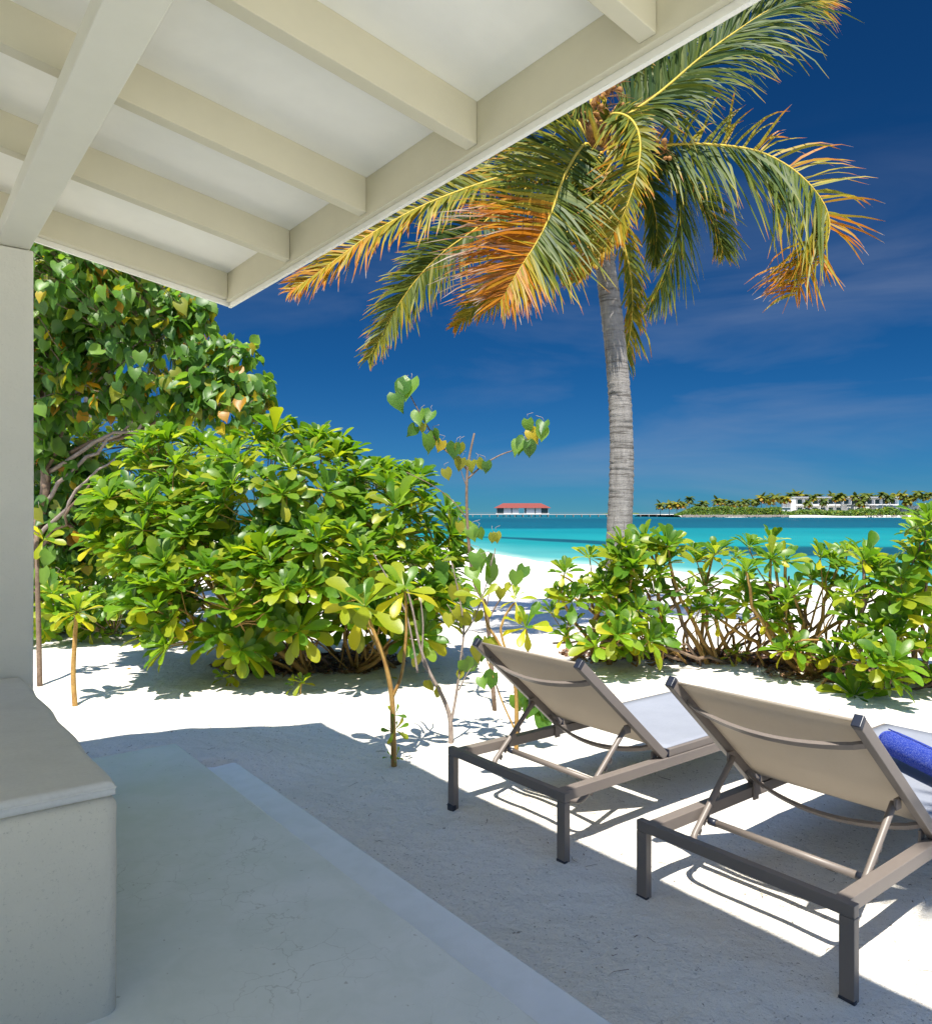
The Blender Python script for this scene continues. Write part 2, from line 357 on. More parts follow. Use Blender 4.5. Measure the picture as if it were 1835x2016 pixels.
def axis_pts(a, b, lo, hi, fine, grow):
    p = list(np.arange(lo, hi, fine)); s = fine
    while p[-1] < b: s *= grow; p.append(p[-1]+s)
    s = fine
    while p[0] > a: s *= grow; p.insert(0, p[0]-s)
    return np.array(p)
gx = axis_pts(-120, 120, -2.6, 3.4, .035, 1.06); gy = axis_pts(-30, 160, 1.3, 8.2, .035, 1.05)
GX, GY = np.meshgrid(gx, gy); GZ = sandz(GX, GY)
nx, ny = len(gx), len(gy); ii = np.arange((ny-1)*nx).reshape(ny-1, nx)[:, :-1].ravel()
Q = np.stack([ii, ii+1, ii+nx+1, ii+nx], 1)
sand = mesh_np('sand_ground', np.stack([GX.ravel(), GY.ravel(), GZ.ravel()], 1), Q, SAND); tag(sand, kind='structure')
def sz(x, y): return float(sandz(x, y))

# the sea: one sheet to the horizon, its colour that of the seabed below (sand, weed, deep water)
WZ = -.80
ang = np.radians(np.linspace(-75, 75, 520)); dist = np.concatenate([np.geomspace(11, 700, 300), np.geomspace(750, 22000, 30)])
A_, D_ = np.meshgrid(ang, dist); SX = np.tan(A_)*D_; SY = D_*np.ones_like(A_)
off = SY-shore(SX)
wob = fbm(SX*.03, SY*.05, 21, 4); wob2 = fbm(SX*.012, SY*.02, 33, 4)
L = np.log(np.clip(SY, 1, None))+.05*wob+.03*wob2
def lerp(c1, c2, f): return c1*(1-f[..., None])+c2*f[..., None]
C = np.empty(SX.shape+(3,)); C[:] = (0.3024, 0.4872, 0.4056)
C = lerp(C, np.array((0.072, 0.3024, 0.2808)), sstep(.0, 5, off+1.2*wob)); C = lerp(C, np.array((0.0086, 0.2268, 0.2262)), sstep(4, 26, off+4*wob))
C = lerp(C, np.array((0.0029, 0.1848, 0.2028)), sstep(math.log(72), math.log(95), L))
C = lerp(C, np.array((0.0014, 0.063, 0.0975)), sstep(math.log(108), math.log(125), L+.05*wob2)); C = lerp(C, np.array((0.0014, 0.0504, 0.0819)), sstep(math.log(160), math.log(260), L))
C = lerp(C, np.array((0.0043, 0.1092, 0.1404)), sstep(math.log(330), math.log(420), L)*.6)
rc = np.interp(SX, [-5, 3, 9, 14, 20, 60], [78, 72, 62, 50, 46, 44]); th = np.interp(SX, [-8, 2, 8, 14, 60], [.0, .035, .09, .17, .20])
reef = sstep(1.0, .55, np.abs(np.log(SY/rc))/np.maximum(th, 1e-3)+.35*wob+.2*fbm(SX*.3, SY*.12, 40, 3))*(th > .005)
C = lerp(C, np.array((0.0029, 0.0378, 0.0585)), reef*.95)
r2 = sstep(1, .5, np.abs(np.log(SY/103))/.02+((SX-8.5)/5.5)**2+.4*wob); C = lerp(C, np.array((.01, .16, .22)), r2*.8)
pt = fbm(SX*.15, SY*.03, 50, 4); C = C*(1+.13*pt[..., None])
n1, n2 = SX.shape; ii = np.arange((n1-1)*n2).reshape(n1-1, n2)[:, :-1].ravel(); Q = np.stack([ii, ii+1, ii+n2+1, ii+n2], 1)
t = NT('lagoon_water'); va = t.n('ShaderNodeAttribute', attribute_name='seabed')
v1 = t.coord(1, vec=(.45, 1.4, 1)); w1 = t.noise(v1, 1.2, 5, .65, .4); w2 = t.noise(v1, .14, 4, .6)
c = t.mix(t.ramp(w1, [(.40, .0), (.72, .22)]), va.outputs['Color'], (.05, .30, .32))
c = t.mix(t.ramp(w2, [(.30, .25), (.55, 0.0)]), c, (.004, .09, .12))
t.pbr(c, .35, .08, nrm=t.bump(w1, .25, .06)); WATER = t.m
sea = mesh_np('sea_water', np.stack([SX.ravel(), SY.ravel(), np.full(SX.size, WZ)], 1), Q, WATER); tag(sea, kind='structure')
ca = sea.data.color_attributes.new('seabed', 'FLOAT_COLOR', 'POINT')
ca.data.foreach_set('color', np.concatenate([np.clip(C.reshape(-1, 3), 0, 1), np.ones((C.size//3, 1))], 1).astype(np.float32).ravel())

# ------------------------------------------------------------------ patio (local frame: x = out towards the sand, y = along the house)
DZ = .25; ST = .10
def frame(name, **k): return empty(name, (0, 0, 0), TH, **k)
b = MB(); b.box(-4.5, 1.23, -4, 4.05, -.4, DZ); deck = b.build('patio_floor', CEM, bevel=.006); deck.rotation_euler.z = TH; tag(deck, kind='structure')
b = MB(); b.box(1.238, 1.535, -4, 4.04, -.4, ST); stp = b.build('patio_step', CEM2, bevel=.006); stp.rotation_euler.z = TH; tag(stp, kind='structure')

b = MB(); b.box(-3.35, -3.2, -2.599, 3.7, DZ, 3.4); hw_ = b.build('unseen_house_wall', PILP); hw_.rotation_euler.z = TH; tag(hw_, kind='structure')  # unseen house wall, put in to bounce neutral fill under the roof
# bench, cushion
bench = frame('masonry_bench', label='pale rendered masonry bench with rounded corner at the left edge of the patio', cat='bench')
def rounded_block(x0, x1, y0, y1, z0, z1, r, k=6, wob=0.0, seed=1):
    bm = bmesh.new(); bmesh.ops.create_cube(bm, size=1)
    for q in bm.verts: q.co = Vector(((x0+x1)/2+q.co.x*(x1-x0), (y0+y1)/2+q.co.y*(y1-y0), (z0+z1)/2+q.co.z*(z1-z0)))
    bmesh.ops.bevel(bm, geom=list(bm.edges), offset=r, segments=k, profile=.5, affect='EDGES')
    return bm
def finish(bm, name, mat, parent=None, smooth=True):
    me = bpy.data.meshes.new(name); bm.to_mesh(me); bm.free(); me.materials.append(mat)
    if smooth: me.polygons.foreach_set('use_smooth', [True]*len(me.polygons))
    return link(name, me, parent)
bm = rounded_block(-.5, .46, 1.95, 3.43, DZ-.03, .772, .035)
bmesh.ops.subdivide_edges(bm, edges=[e for e in bm.edges if e.calc_length() > .3], cuts=14, use_grid_fill=True)
for q in bm.verts: q.co += q.normal*.0035*float(fbm(q.co.x*9+q.co.y*7, q.co.z*9+q.co.y*3, 2, 3))
finish(bm, 'seat_block', BENP, bench)
cush = frame('seat_cushion', label='long pale grey cushion lying on the masonry bench', cat='cushion')
NXc, NYc = 40, 60; x0, x1, y0, y1, zb, zt = -.5, .452, 1.955, 3.435, .774, .806
b = MB(); V = []
def cz(s, q, top):
    ex = min(s, 1-s)*(x1-x0); ey = min(q, 1-q)*(y1-y0); e = min(ex, ey)
    rr = .016; k = 1-math.sqrt(max(0, 1-(1-min(e/rr, 1))**2))
    puff = .007*min(1, e/.2)
    return zt+puff-rr*k+.003*float(fbm(s*9, q*14, 4, 3)) if top else zb
for j in range(NYc+1):
    for i in range(NXc+1):
        s = .5-.5*math.cos(math.pi*i/NXc); q = .5-.5*math.cos(math.pi*j/NYc)
        V.append((x0+s*(x1-x0)+.004*math.sin(q*23)*(s > .5)*(1-min(1, (1-s)*8)), y0+q*(y1-y0), cz(s, q, True)))
nb = len(V)
fc = [(j*(NXc+1)+i, j*(NXc+1)+i+1, (j+1)*(NXc+1)+i+1, (j+1)*(NXc+1)+i) for j in range(NYc) for i in range(NXc)]
per = [i for i in range(NXc+1)]+[j*(NXc+1)+NXc for j in range(1, NYc+1)]+[NYc*(NXc+1)+i for i in range(NXc-1, -1, -1)]+[j*(NXc+1) for j in range(NYc-1, 0, -1)]
low = []
for p_ in per: low.append(len(V)); V.append((V[p_][0], V[p_][1], zb))
m = len(per); fc += [(per[i], low[i], low[(i+1) % m], per[(i+1) % m]) for i in range(m)]; fc.append(tuple(reversed(low)))
b.add(V, fc); b.build('cushion_cover', CUSH, cush, smooth=True)
pp = [Vector(V[i])+Vector((0, 0, .001)) for i in per]; b = MB(); b.tube(pp+[pp[0]], .0035, 5, cap=False); b.build('piping', CUSH, cush, smooth=True)

pil = frame('verandah_pillar', label='square rendered pillar carrying the roof beam at the left edge', cat='pillar')
bm = rounded_block(.24, .492, 3.44, 3.69, DZ-.05, EYE+1.052, .008, 3)
bmesh.ops.subdivide_edges(bm, edges=[e for e in bm.edges if e.calc_length() > .2], cuts=10, use_grid_fill=True)
for q in bm.verts: q.co += q.normal*.003*float(fbm(q.co.x*8+q.co.y*6, q.co.z*5, 9, 3))
finish(bm, 'pillar_shaft', PILP, pil)

# roof: joists run out and down at 9 degrees
roof = frame('verandah_roof', label='cream painted timber verandah roof with open joists overhead', cat='roof')
SL = .16; UE = 1.39; ZE = EYE+.782*1.36        # joist underside at the eave
def jz(u): return ZE+(1.36-u)*SL
JD = .135
def sloped(b, u0, u1, v0, v1, d0, d1):
    """box whose bottom/top follow the roof slope: d0,d1 above the joist underside"""
    V = [(u, v, jz(u)+d) for d in (d0, d1) for u, v in ((u0, v0), (u1, v0), (u1, v1), (u0, v1))]
    b.add(V, [(0,3,2,1),(4,5,6,7),(0,1,5,4),(1,2,6,5),(2,3,7,6),(3,0,4,7)])
VE = 3.66
js = [2.948, 2.320, 1.697, 1.061, .43, -.20, -.83]
RV = -1.05                       # unseen roof end, set behind the camera so the sunlit terrace bounces light in
for v in js:
    b = MB(); sloped(b, -3.2, 1.36, v, v+.048, 0, JD); b.build('joist', ROOFP, roof, bevel=.003)
lim = [VE]+js+[RV]
for k in range(len(lim)-1):
    b = MB(); v1, v0 = lim[k], lim[k+1]; v0 += .048 if k < len(js) else 0
    sloped(b, -3.2, 1.36, v0+.001, v1-.001, JD-.012, JD+.02); b.build('ceiling_panel', CEIL, roof)
b = MB(); b.box(1.361, 1.385, RV, VE+.02, ZE-.012, ZE+.20); b.build('eave_board', ROOFP, roof, bevel=.003)
b = MB(); b.box(1.386, 1.402, RV, VE+.062, ZE-.030, ZE+.17); b.build('eave_trim', CEIL, roof, bevel=.002)
b = MB(); sloped(b, -3.2, 1.36, RV-.045, RV-.001, 0, JD+.02); b.build('gable_board', ROOFP, roof, bevel=.003)
b = MB(); sloped(b, -3.2, 1.36, VE, VE+.045, 0, JD+.02); b.build('gable_board', ROOFP, roof, bevel=.003)
b = MB(); sloped(b, -3.2, 1.385, VE+.046, VE+.062, -.022, JD); b.build('gable_trim', CEIL, roof, bevel=.002)
b = MB(); sloped(b, -3.25, 1.43, RV-.03, VE+.09, JD+.021, JD+.06); b.build('roof_sheet', CEIL, roof)
b = MB(); b.box(.400, .445, RV, 3.68, EYE+1.119, EYE+1.212); b.build('packing_timber', ROOFP, roof)
b = MB(); b.box(.364, .48, RV, 3.69, EYE+1.055, EYE+1.118); bb = b.build('roof_beam', BEAMP, roof, bevel=.004)

# ------------------------------------------------------------------ sun loungers
def make_lounger(label):
    t0 = empty('sun_lounger', label=label, cat='sun lounger', group='taupe sun loungers on the sand beside the patio')
    HW = .405; W = .046; LT = .032; ZT = .30; LN = 2.02
    def endframe(x, nm):
        b = MB(); b.box(x, x+LT, -HW, HW, ZT-.036, ZT+.003); b.build(nm, TAUPE, t0, bevel=.0025)
        for s in (-1, 1):
            b = MB(); a = s*HW; c = s*(HW-W); b.box(x, x+LT, min(a, c), max(a, c), -.06, ZT-.037); l = b.build('leg', TAUPE, t0, bevel=.0025)
            b = MB(); b.box(x-.003, x+LT*.55, min(a, c)-.002, max(a, c)+.002, -.065, .022); b.build('foot_cap', BLACKP, l, bevel=.004)
    endframe(0, 'end_rail'); endframe(LN-LT, 'end_rail')
    RY = .352
    for s in (-1, 1):
        b = MB(); b.box(LT+.001, LN-LT-.001, s*RY-.0225, s*RY+.0225, ZT-.047, ZT-.001); b.build('side_rail', TAUPE, t0, bevel=.0025)
        b = MB(); b.box(.735, LN-.02, s*RY-.017, s*RY+.017, ZT+.001, ZT+.036); b.build('seat_rail', TAUPE, t0, bevel=.0025)
        b = MB(); b.box(.733, .739, s*RY-.018, s*RY+.018, ZT, ZT+.037); b.build('end_cap', BLACKP, t0)
        b = MB(); b.box(.665, .70, s*(RY-.028)-.004, s*(RY-.028)+.004, ZT-.055, ZT+.03); b.build('hinge_bracket', TAUPE, t0)
    for x in (.95, 1.25, 1.55, 1.82):
        b = MB(); b.bar((x, -RY+.023, ZT-.02), (x, RY-.023, ZT-.02), .022, .022); b.build('cross_bar', TAUPE, t0, bevel=.002)
    # seat sling
    b = MB(); V = []; nx, ny = 16, 14
    for i in range(nx+1):
        for j in range(ny+1):
            x = .74+(LN-.03-.74)*i/nx; y = -1+2*j/ny; V.append((x, y*(RY-.002), ZT+.0385-.014*(1-y*y)**.8*math.sin(math.pi*min(1, max(0, i/nx)))**.5+.0))
    b.add(V, [(i*(ny+1)+j, (i+1)*(ny+1)+j, (i+1)*(ny+1)+j+1, i*(ny+1)+j+1) for i in range(nx) for j in range(ny)]); o = b.build('seat_sling', SEAT, t0, smooth=True)
    m = o.modifiers.new('thickness', 'SOLIDIFY'); m.thickness = .002
    # backrest
    h = Vector((.715, 0, ZT+.012)); top = Vector((.150, 0, ZT+.505)); dv = (top-h); BL = dv.length; dv.normalize(); nv = Vector((-dv.z, 0, dv.x)); 
    if nv.z > 0: nv = -nv                # behind / below the back
    def bp(s, y, o): return h+dv*s+Vector((0, y, 0))+nv*o
    for s in (-1, 1):
        b = MB(); b.bar(bp(-.01, s*RY, 0), bp(BL, s*RY, 0), .030, .042, up=nv); br = b.build('back_rail', TAUPE, t0, bevel=.003)
        b = MB(); b.bar(bp(BL, s*RY, 0), bp(BL+.022, s*RY, 0), .032, .044, up=nv); b.build('end_cap', BLACKP, br, bevel=.004)
    b = MB(); V = []; nx, ny = 14, 18
    for i in range(nx+1):
        for j in range(ny+1):
            f = i/nx; y = -1+2*j/ny; V.append(bp(.035+f*(BL-.045), y*(RY-.004), -.017+.035*(1-y*y)*math.sin(math.pi*f)**.6))
    b.add(V, [(i*(ny+1)+j, (i+1)*(ny+1)+j, (i+1)*(ny+1)+j+1, i*(ny+1)+j+1) for i in range(nx) for j in range(ny)]); o = b.build('back_sling', SLING, t0, smooth=True)
    m = o.modifiers.new('thickness', 'SOLIDIFY'); m.thickness = .0015
    b = MB(); b.tube([bp(BL-.012, -RY+.015, -.014), bp(BL-.012, RY-.015, -.014)], .006, 8); b.build('top_hem', SLING, t0, smooth=True)
    def bow(s0, depth, w_, nm, dx=0.0):
        b = MB(); P = [bp(s0+dx*math.sin(math.pi*k/16), -RY+.012+(2*RY-.024)*k/16, .008+depth*math.sin(math.pi*k/16)**.75) for k in range(17)]
        for k in range(16): b.bar(P[k], P[k+1], .030, .012, up=dv.cross(Vector((0, 1, 0))))
        return b.build(nm, TAUPE, t0)
    bow(BL-.115, .060, .03, 'upper_bow'); bow(.085, .075, .03, 'lower_bow', .0); 
    # U shaped support with toothed plates, and the round bar it drops onto
    a0 = bp(BL*.36, 0, .03); e = Vector((.235, 0, .222)); SYY = RY-.042
    for s in (-1, 1):
        b = MB(); b.box(-.020, .020, -.006, .006, -.020, .020, Matrix.Translation(bp(BL*.36, s*(SYY+.012), .030))); b.build('bracket', TAUPE, t0, bevel=.003)
    P = [a0+Vector((0, -SYY, 0))]; e1 = e+Vector((0, -SYY, 0)); P += [P[0].lerp(e1, k/6) for k in range(1, 6)]
    for k in range(7):
        a = k/6*math.pi/2; P.append(e1+(e-a0).normalized()*(.05*math.sin(a))+Vector((0, .05*(1-math.cos(a)), 0)))
    P2 = [Vector((p.x, -p.y, p.z)) for p in reversed(P)]; b = MB(); b.tube(P+P2, .0125, 10); b.build('support_tube', TAUPE, t0, smooth=True)
    dd = (e-a0).normalized(); pn = Vector((dd.z, 0, -dd.x)); pn = pn if pn.z < 0 else -pn
    for s in (-1, 1):
        b = MB(); base = a0.lerp(e, .42)+Vector((0, s*SYY, 0)); Ln = (e-a0).length*.60; V = []; N = 5
        prof = []
        for k in range(N):
            q0 = k/N; prof += [(q0, .012), (q0+.02, .030), (q0+.12, .034), (q0+.10, .012)]
        for yy in (-.002, .002): 
            for q0, hgt in prof: V.append(base+dd*Ln*q0+pn*(hgt)+Vector((0, yy, 0)))
            for q0, hgt in reversed(prof): V.append(base+dd*Ln*q0+pn*.004+Vector((0, yy, 0)))
        n = len(prof)*2; fcs = []
        for k in range(0, len(prof)-1):
            fcs += [(k, k+1, n-2-k, n-1-k), (n+n-1-k, n+n-2-k, n+k+1, n+k), (k+1, k, n+k, n+k+1)]
        b.add(V, fcs); b.build('notched_plate', TAUPE, t0)
    cx, czz = .315, .252
    b = MB(); b.tube([(cx, -RY+.085, czz), (cx, RY-.085, czz)], .0135, 12); b.build('stop_bar', TAUPE, t0, smooth=True)
    for s in (-1, 1):
        b = MB(); b.tube([(cx, s*(RY-.084), czz), (cx, s*(RY-.050), czz)], .0150, 12); b.build('bar_cap', BLACKP, t0, smooth=True)
        b = MB(); b.bar((cx, s*(RY-.049), czz), (cx, s*(RY-.023), ZT-.03), .03, .006, up=(0, 0, 1)); b.build('bar_bracket', TAUPE, t0)
    return t0
def place(o, u, v, z, rz): o.location = UV(u, v, z); o.rotation_euler = (0, 0, rz)
def children(o): return [c for c in bpy.data.objects if c.parent is o]
def copy_tree(o, parent=None):
    c = o.copy(); COL.objects.link(c); c.parent = parent
    for ch in children(o): copy_tree(ch, c)
    return c
L1 = make_lounger('taupe sun lounger beside the saplings, nothing lying on its pale seat')
L2 = copy_tree(L1); L2['label'] = 'nearer taupe sun lounger with a rolled blue towel lying on its seat'
place(L1, 2.24, 2.62, -.012, TH); place(L2, 2.27, 1.46, -.012, TH)

# towel
tw = empty('rolled_towel', (1.972, 3.24, .343+.055), R(-86), label='rolled royal blue terry towel lying on the seat of the nearer lounger', cat='towel')
b = MB(); V = []; n = 40; rows = 34
for i in range(rows+1):
    f = i/rows; x = -.27+.54*f; ed = min(f, 1-f)*rows/3.0; k = math.sqrt(max(0.02, 1-(1-min(1, ed))**2)) if ed < 1 else 1
    for j in range(n):
        a = 2*math.pi*j/n; r = .056*k*(1+.02*float(fbm(f*8+3, a, 3, 2)))
        y = math.cos(a)*r*1.06; z = math.sin(a)*r; z = max(z, -.052)
        V.append((x, y, z))
fc = [(i*n+j, i*n+(j+1) % n, (i+1)*n+(j+1) % n, (i+1)*n+j) for i in range(rows) for j in range(n)]+[tuple(range(n-1, -1, -1)), tuple(rows*n+j for j in range(n))]
b.add(V, fc); b.build('towel_roll', TOWEL, tw, smooth=True)
# spiral of cloth layers showing at both ends
for s in (-1, 1):
    P = []
    for k in range(70):
        a = k*.36; r = .010+.040*k/70; P.append(Vector((s*.262, math.cos(a)*r, math.sin(a)*r)))
    b = MB(); b.tube(P, .0048, 6); b.build('rolled_edge', TOWEL, tw, smooth=True)
b = MB(); P = [Vector((-.25+.50*k/20, -.004+.002*math.sin(k), .0575)) for k in range(21)]; b.tube(P, .003, 6); b.build('hem', TOWEL, tw, smooth=True)

# ------------------------------------------------------------------ leaves
def leaf_template(shape, curl, fold, wav, nseg=6):
    V = []; Fq = []
    SS = (0, .22, .45, .64, .80, .92, .98, 1.0) if shape == 'obovate' else (0, .13, .30, .50, .70, .86, 1.0)
    nseg = len(SS)-1
    for i in range(nseg+1):
        s = SS[i]; x = s
        if shape == 'obovate': hw = .022+.168*(s/.76)**1.5 if s < .76 else .19*math.sqrt(max(0, 1-((s-.76)/.245)**2))
        else: hw = np.interp(s, SS, (.27, .43, .48, .42, .27, .10, .004))
        hw = max(hw, .004)
        z = -curl*x*x; zz = fold*hw
        xe = x-(.16 if shape == 'heart' and i < 2 else 0)*(1 if i == 0 else .5)*(hw > .1)
        V += [(xe, -hw, z+zz+wav*math.sin(s*9)), (x, 0, z), (xe, hw, z+zz+wav*math.sin(s*9+2))]
    for i in range(nseg):
        a = i*3; Fq += [(a, a+1, a+4, a+3), (a+1, a+2, a+5, a+4)]
    V = np.array(V, float); 
    Fq = np.array([(q[0], q[3], q[2], q[1]) for q in Fq])
    return V, Fq
OBO = [leaf_template('obovate', c_, f_, w_) for c_, f_, w_ in ((.22, .35, .01), (.35, .25, .015), (.12, .5, .012), (.48, .3, .02))]
HRT = [leaf_template('heart', c_, f_, w_) for c_, f_, w_ in ((.18, .34, .03), (.36, .22, .045), (.06, .62, .03), (.46, .42, .05))]
AGES = (0.0, .3, .62, .95)
def leaf_meshes(T, mat, nm):
    out = {}
    for vi, (V, Fq) in enumerate(T):
        for ai, a in enumerate(AGES):
            o = mesh_np(nm, V, Fq, mat, age=np.full(len(V), a)); me = o.data; bpy.data.objects.remove(o); out[(vi, ai)] = me
    return out
OBOM = leaf_meshes(OBO, SCAE, 'scaevola_leaf'); HRTM = leaf_meshes(HRT, HEART, 'heart_leaf')
def unit(a): a = np.asarray(a, float); return a/(np.linalg.norm(a)+1e-9)
def rosette(c, axis, size, n, out, old=.12, open_=1.0):
    a = unit(axis); r0 = unit(np.cross(a, (0.3, .2, 1.0) if abs(a[2]) < .95 else (1, 0, 0))); s0 = np.cross(a, r0); ph = rng.random()*6.28
    for k in range(n):
        f = k/(n-1); az = ph+k*2.39996+rng.normal()*.12; th_ = R(12+60*open_*f**.9+rng.normal()*7)
        r = r0*math.cos(az)+s0*math.sin(az); d = a*math.cos(th_)+r*math.sin(th_)
        age = 0.0
        if f > .42 and rng.random() < old*4.5*f: age = .3
        if f > .72 and rng.random() < old*1.6: age = .3+.4*rng.random(); d = unit(d+np.array((0, 0, -.45)))
        if f > .85 and rng.random() < old*.9: age = .7; d = unit(d+np.array((0, 0, -.5)))
        sd = np.cross(a, r); sd = unit(sd-d*sd.dot(d)); nn = np.cross(d, sd)
        if rng.random() < .5: tw_ = rng.normal()*.25; sd, nn = sd*math.cos(tw_)+nn*math.sin(tw_), nn*math.cos(tw_)-sd*math.sin(tw_)
        ln = size*(.55+.45*min(1, f*2.2))*(1+rng.normal()*.13)
        M = np.stack([d*ln, sd*ln*(.9+.25*rng.random()), nn*ln], 1)
        out.append((M, np.asarray(c)-a*.03*f+r*.006, age, int(rng.integers(4))))
def heart(c, d, nrm, size, out, age=None):
    d = unit(d); nrm = unit(np.asarray(nrm)-d*np.dot(d, nrm)); sd = np.cross(nrm, d)
    if age is None:
        q = rng.random(); age = 0.0 if q < .86 else (.3 if q < .93 else (.62 if q < .975 else .95))
    out.append((np.stack([d*size, sd*size, nrm*size], 1), np.asarray(c), age, int(rng.integers(4))))
def emit(leaves, T, TM, mat, parent, limit=300, name='leaf', massname='foliage'):
    """the leaves nearest the viewer as one object each, the rest joined into one mass"""
    order = sorted(range(len(leaves)), key=lambda i: leaves[i][1][1]-.35*np.linalg.norm(leaves[i][0][:, 0]))
    ind = set(order[:limit]); pm = parent.matrix_basis.inverted() if parent else Matrix()
    for i in order[:limit]:
        M, c, age, vi = leaves[i]; ai = min(range(4), key=lambda k: abs(AGES[k]-age))
        o = bpy.data.objects.new(name, TM[(vi, ai)]); COL.objects.link(o); o.parent = parent
        m4 = Matrix([list(M[0])+[c[0]], list(M[1])+[c[1]], list(M[2])+[c[2]], [0, 0, 0, 1]]); o.matrix_basis = pm @ m4
    rest = [leaves[i] for i in range(len(leaves)) if i not in ind]
    if rest:
        Vs = []; Fs = []; As = []; n0 = 0; pi = np.array(pm)
        for M, c, age, vi in rest:
            V, Fq = T[vi]; P = V @ M.T+c; P = P @ pi[:3, :3].T+pi[:3, 3]; Vs.append(P); Fs.append(Fq+n0); As.append(np.full(len(V), age)); n0 += len(V)
        o = mesh_np(massname, np.concatenate(Vs), np.concatenate(Fs), mat, parent, age=np.concatenate(As)); o['kind'] = 'stuff'
def twig_mesh(paths, name, mat, parent, kind=None, n=6):
    b = MB(); off = parent.location if parent else Vector()
    for P, r in paths: b.tube([Vector(p)-off for p in P], r, n)
    o = b.build(name, mat, parent, smooth=True)
    if kind: o['kind'] = kind
    return o
def bez(a, m_, c, n=8, wig=.015):
    out = []
    for k in range(n+1):
        t_ = k/n; p = a*(1-t_)**2+m_*2*t_*(1-t_)+c*t_*t_
        out.append(p+Vector(rng.normal(size=3))*wig*math.sin(math.pi*t_))
    return out
SUNV = np.array(-SUN_OFF)

def shrub(name, label, cat, ells, bases, nros, size, nstems, stem_mat=STEMO, nleaf=(15, 22), old=.10, inner=.25, limit=300, group=None, upk=.75, zmin=.06, fixed=(), extra=0):
    """a spreading beach shrub: rosettes over the union of ellipsoids, bent stems from its bases"""
    c0 = sum((Vector(b_) for b_ in bases), Vector())/len(bases); t0 = empty(name, c0, label=label, cat=cat, group=group)
    E = [(np.array(at(x, y, Y)), np.array(r)) for x, y, Y, r in ells]
    wts = np.array([r[0]*r[2] for _, r in E]); wts /= wts.sum(); leaves = []; tips = []; tries = 0
    while len(tips) < nros and tries < nros*40:
        tries += 1; k = rng.choice(len(E), p=wts); c, r = E[k]
        d = unit(rng.normal(size=3)); 
        if d[1] > .35 and rng.random() < .7: continue
        deep = rng.random() < inner; q = .55+.35*rng.random() if deep else .92+.12*rng.random()
        p = c+d*r*q
        if p[2] < sz(p[0], p[1])+zmin: continue
        if any(j != k and np.sum(((p-c2)/r2)**2) < .72 for j, (c2, r2) in enumerate(E)) and not deep: continue
        if any(np.linalg.norm(p-t_[0]) < size*(.62 if not deep else .5) for t_ in tips): continue
        ax = unit(d/r*np.mean(r)*.65+np.array((0, 0, upk))+SUNV*.35+rng.normal(size=3)*.22)
        tips.append((p, ax))
    for x, y, Y in fixed:
        tips.append((np.array(at(x, y, Y)), unit(np.array((rng.normal()*.3, -.35+rng.normal()*.2, .8)))))
    for p, ax in tips: rosette(p, ax, size*(.70+.5*rng.random()), int(rng.integers(*nleaf)), leaves, old, .85+.35*rng.random())
    emit(leaves, OBO, OBOM, SCAE, t0, limit)
    paths = []; nodes = []; nfull = nstems*2+8; idx_ = list(rng.permutation(len(tips)))
    for q_, ti in enumerate(idx_):
        p, ax = tips[ti]; p = Vector(p)
        if q_ >= nfull:          # a side twig off the nearest stem
            nd = min(nodes, key=lambda n_: (n_-p).length_squared); P = bez(nd, nd.lerp(p, .5)-Vector(ax)*.05, p-Vector(ax)*.02, 5, .012); paths.append((P, [.0065, .006, .006, .0055, .005, .005])); continue
        bs = min(bases, key=lambda q: (Vector(q)-p).length+rng.random()*.5); bs = Vector(bs)+Vector((rng.normal()*.08, rng.normal()*.08, 0)); bs.z = sz(bs.x, bs.y)-.02
        mid = bs.lerp(p, .5)+Vector((rng.normal()*.12, rng.normal()*.1, -.12+rng.random()*.2)); mid = mid-Vector(ax)*.12
        P = bez(bs, mid, p-Vector(ax)*.02, 8, .02); L_ = (p-bs).length
        r0 = .007+.006*rng.random(); paths.append((P, [r0*(1.15-.6*k/8) for k in range(9)])); nodes += P[4:]
    for _ in range(extra):       # bare arching canes between the bases and the leaves
        c, r = E[int(rng.integers(len(E)))]; e = Vector(c+np.array((rng.normal()*r[0]*.7, rng.normal()*r[1]*.5, -r[2]*.3+rng.normal()*r[2]*.45))); e.z = max(e.z, sz(e.x, e.y)+.12)
        bs = Vector(bases[int(rng.integers(len(bases)))])+Vector((rng.normal()*.15, rng.normal()*.1, 0)); bs.z = sz(bs.x, bs.y)-.02
        P = bez(bs, bs.lerp(e, .45)+Vector((rng.normal()*.2, rng.normal()*.1, .12+rng.random()*.2)), e, 10, .02); r0 = .008+.010*rng.random()
        twig_mesh([(P, [r0*(1.1-.5*k/10) for k in range(11)])], 'stem', STEMO if rng.random() < .6 else STEMB, t0, n=7)
    thick = [(P, [x*1.9 for x in r]) for P, r in paths[:nstems]]
    for P, r in thick: twig_mesh([(P, r)], 'stem', stem_mat, t0, n=8)
    twig_mesh(paths[nstems:], 'twigs', stem_mat, t0, kind='stuff', n=5)
    return t0, tips

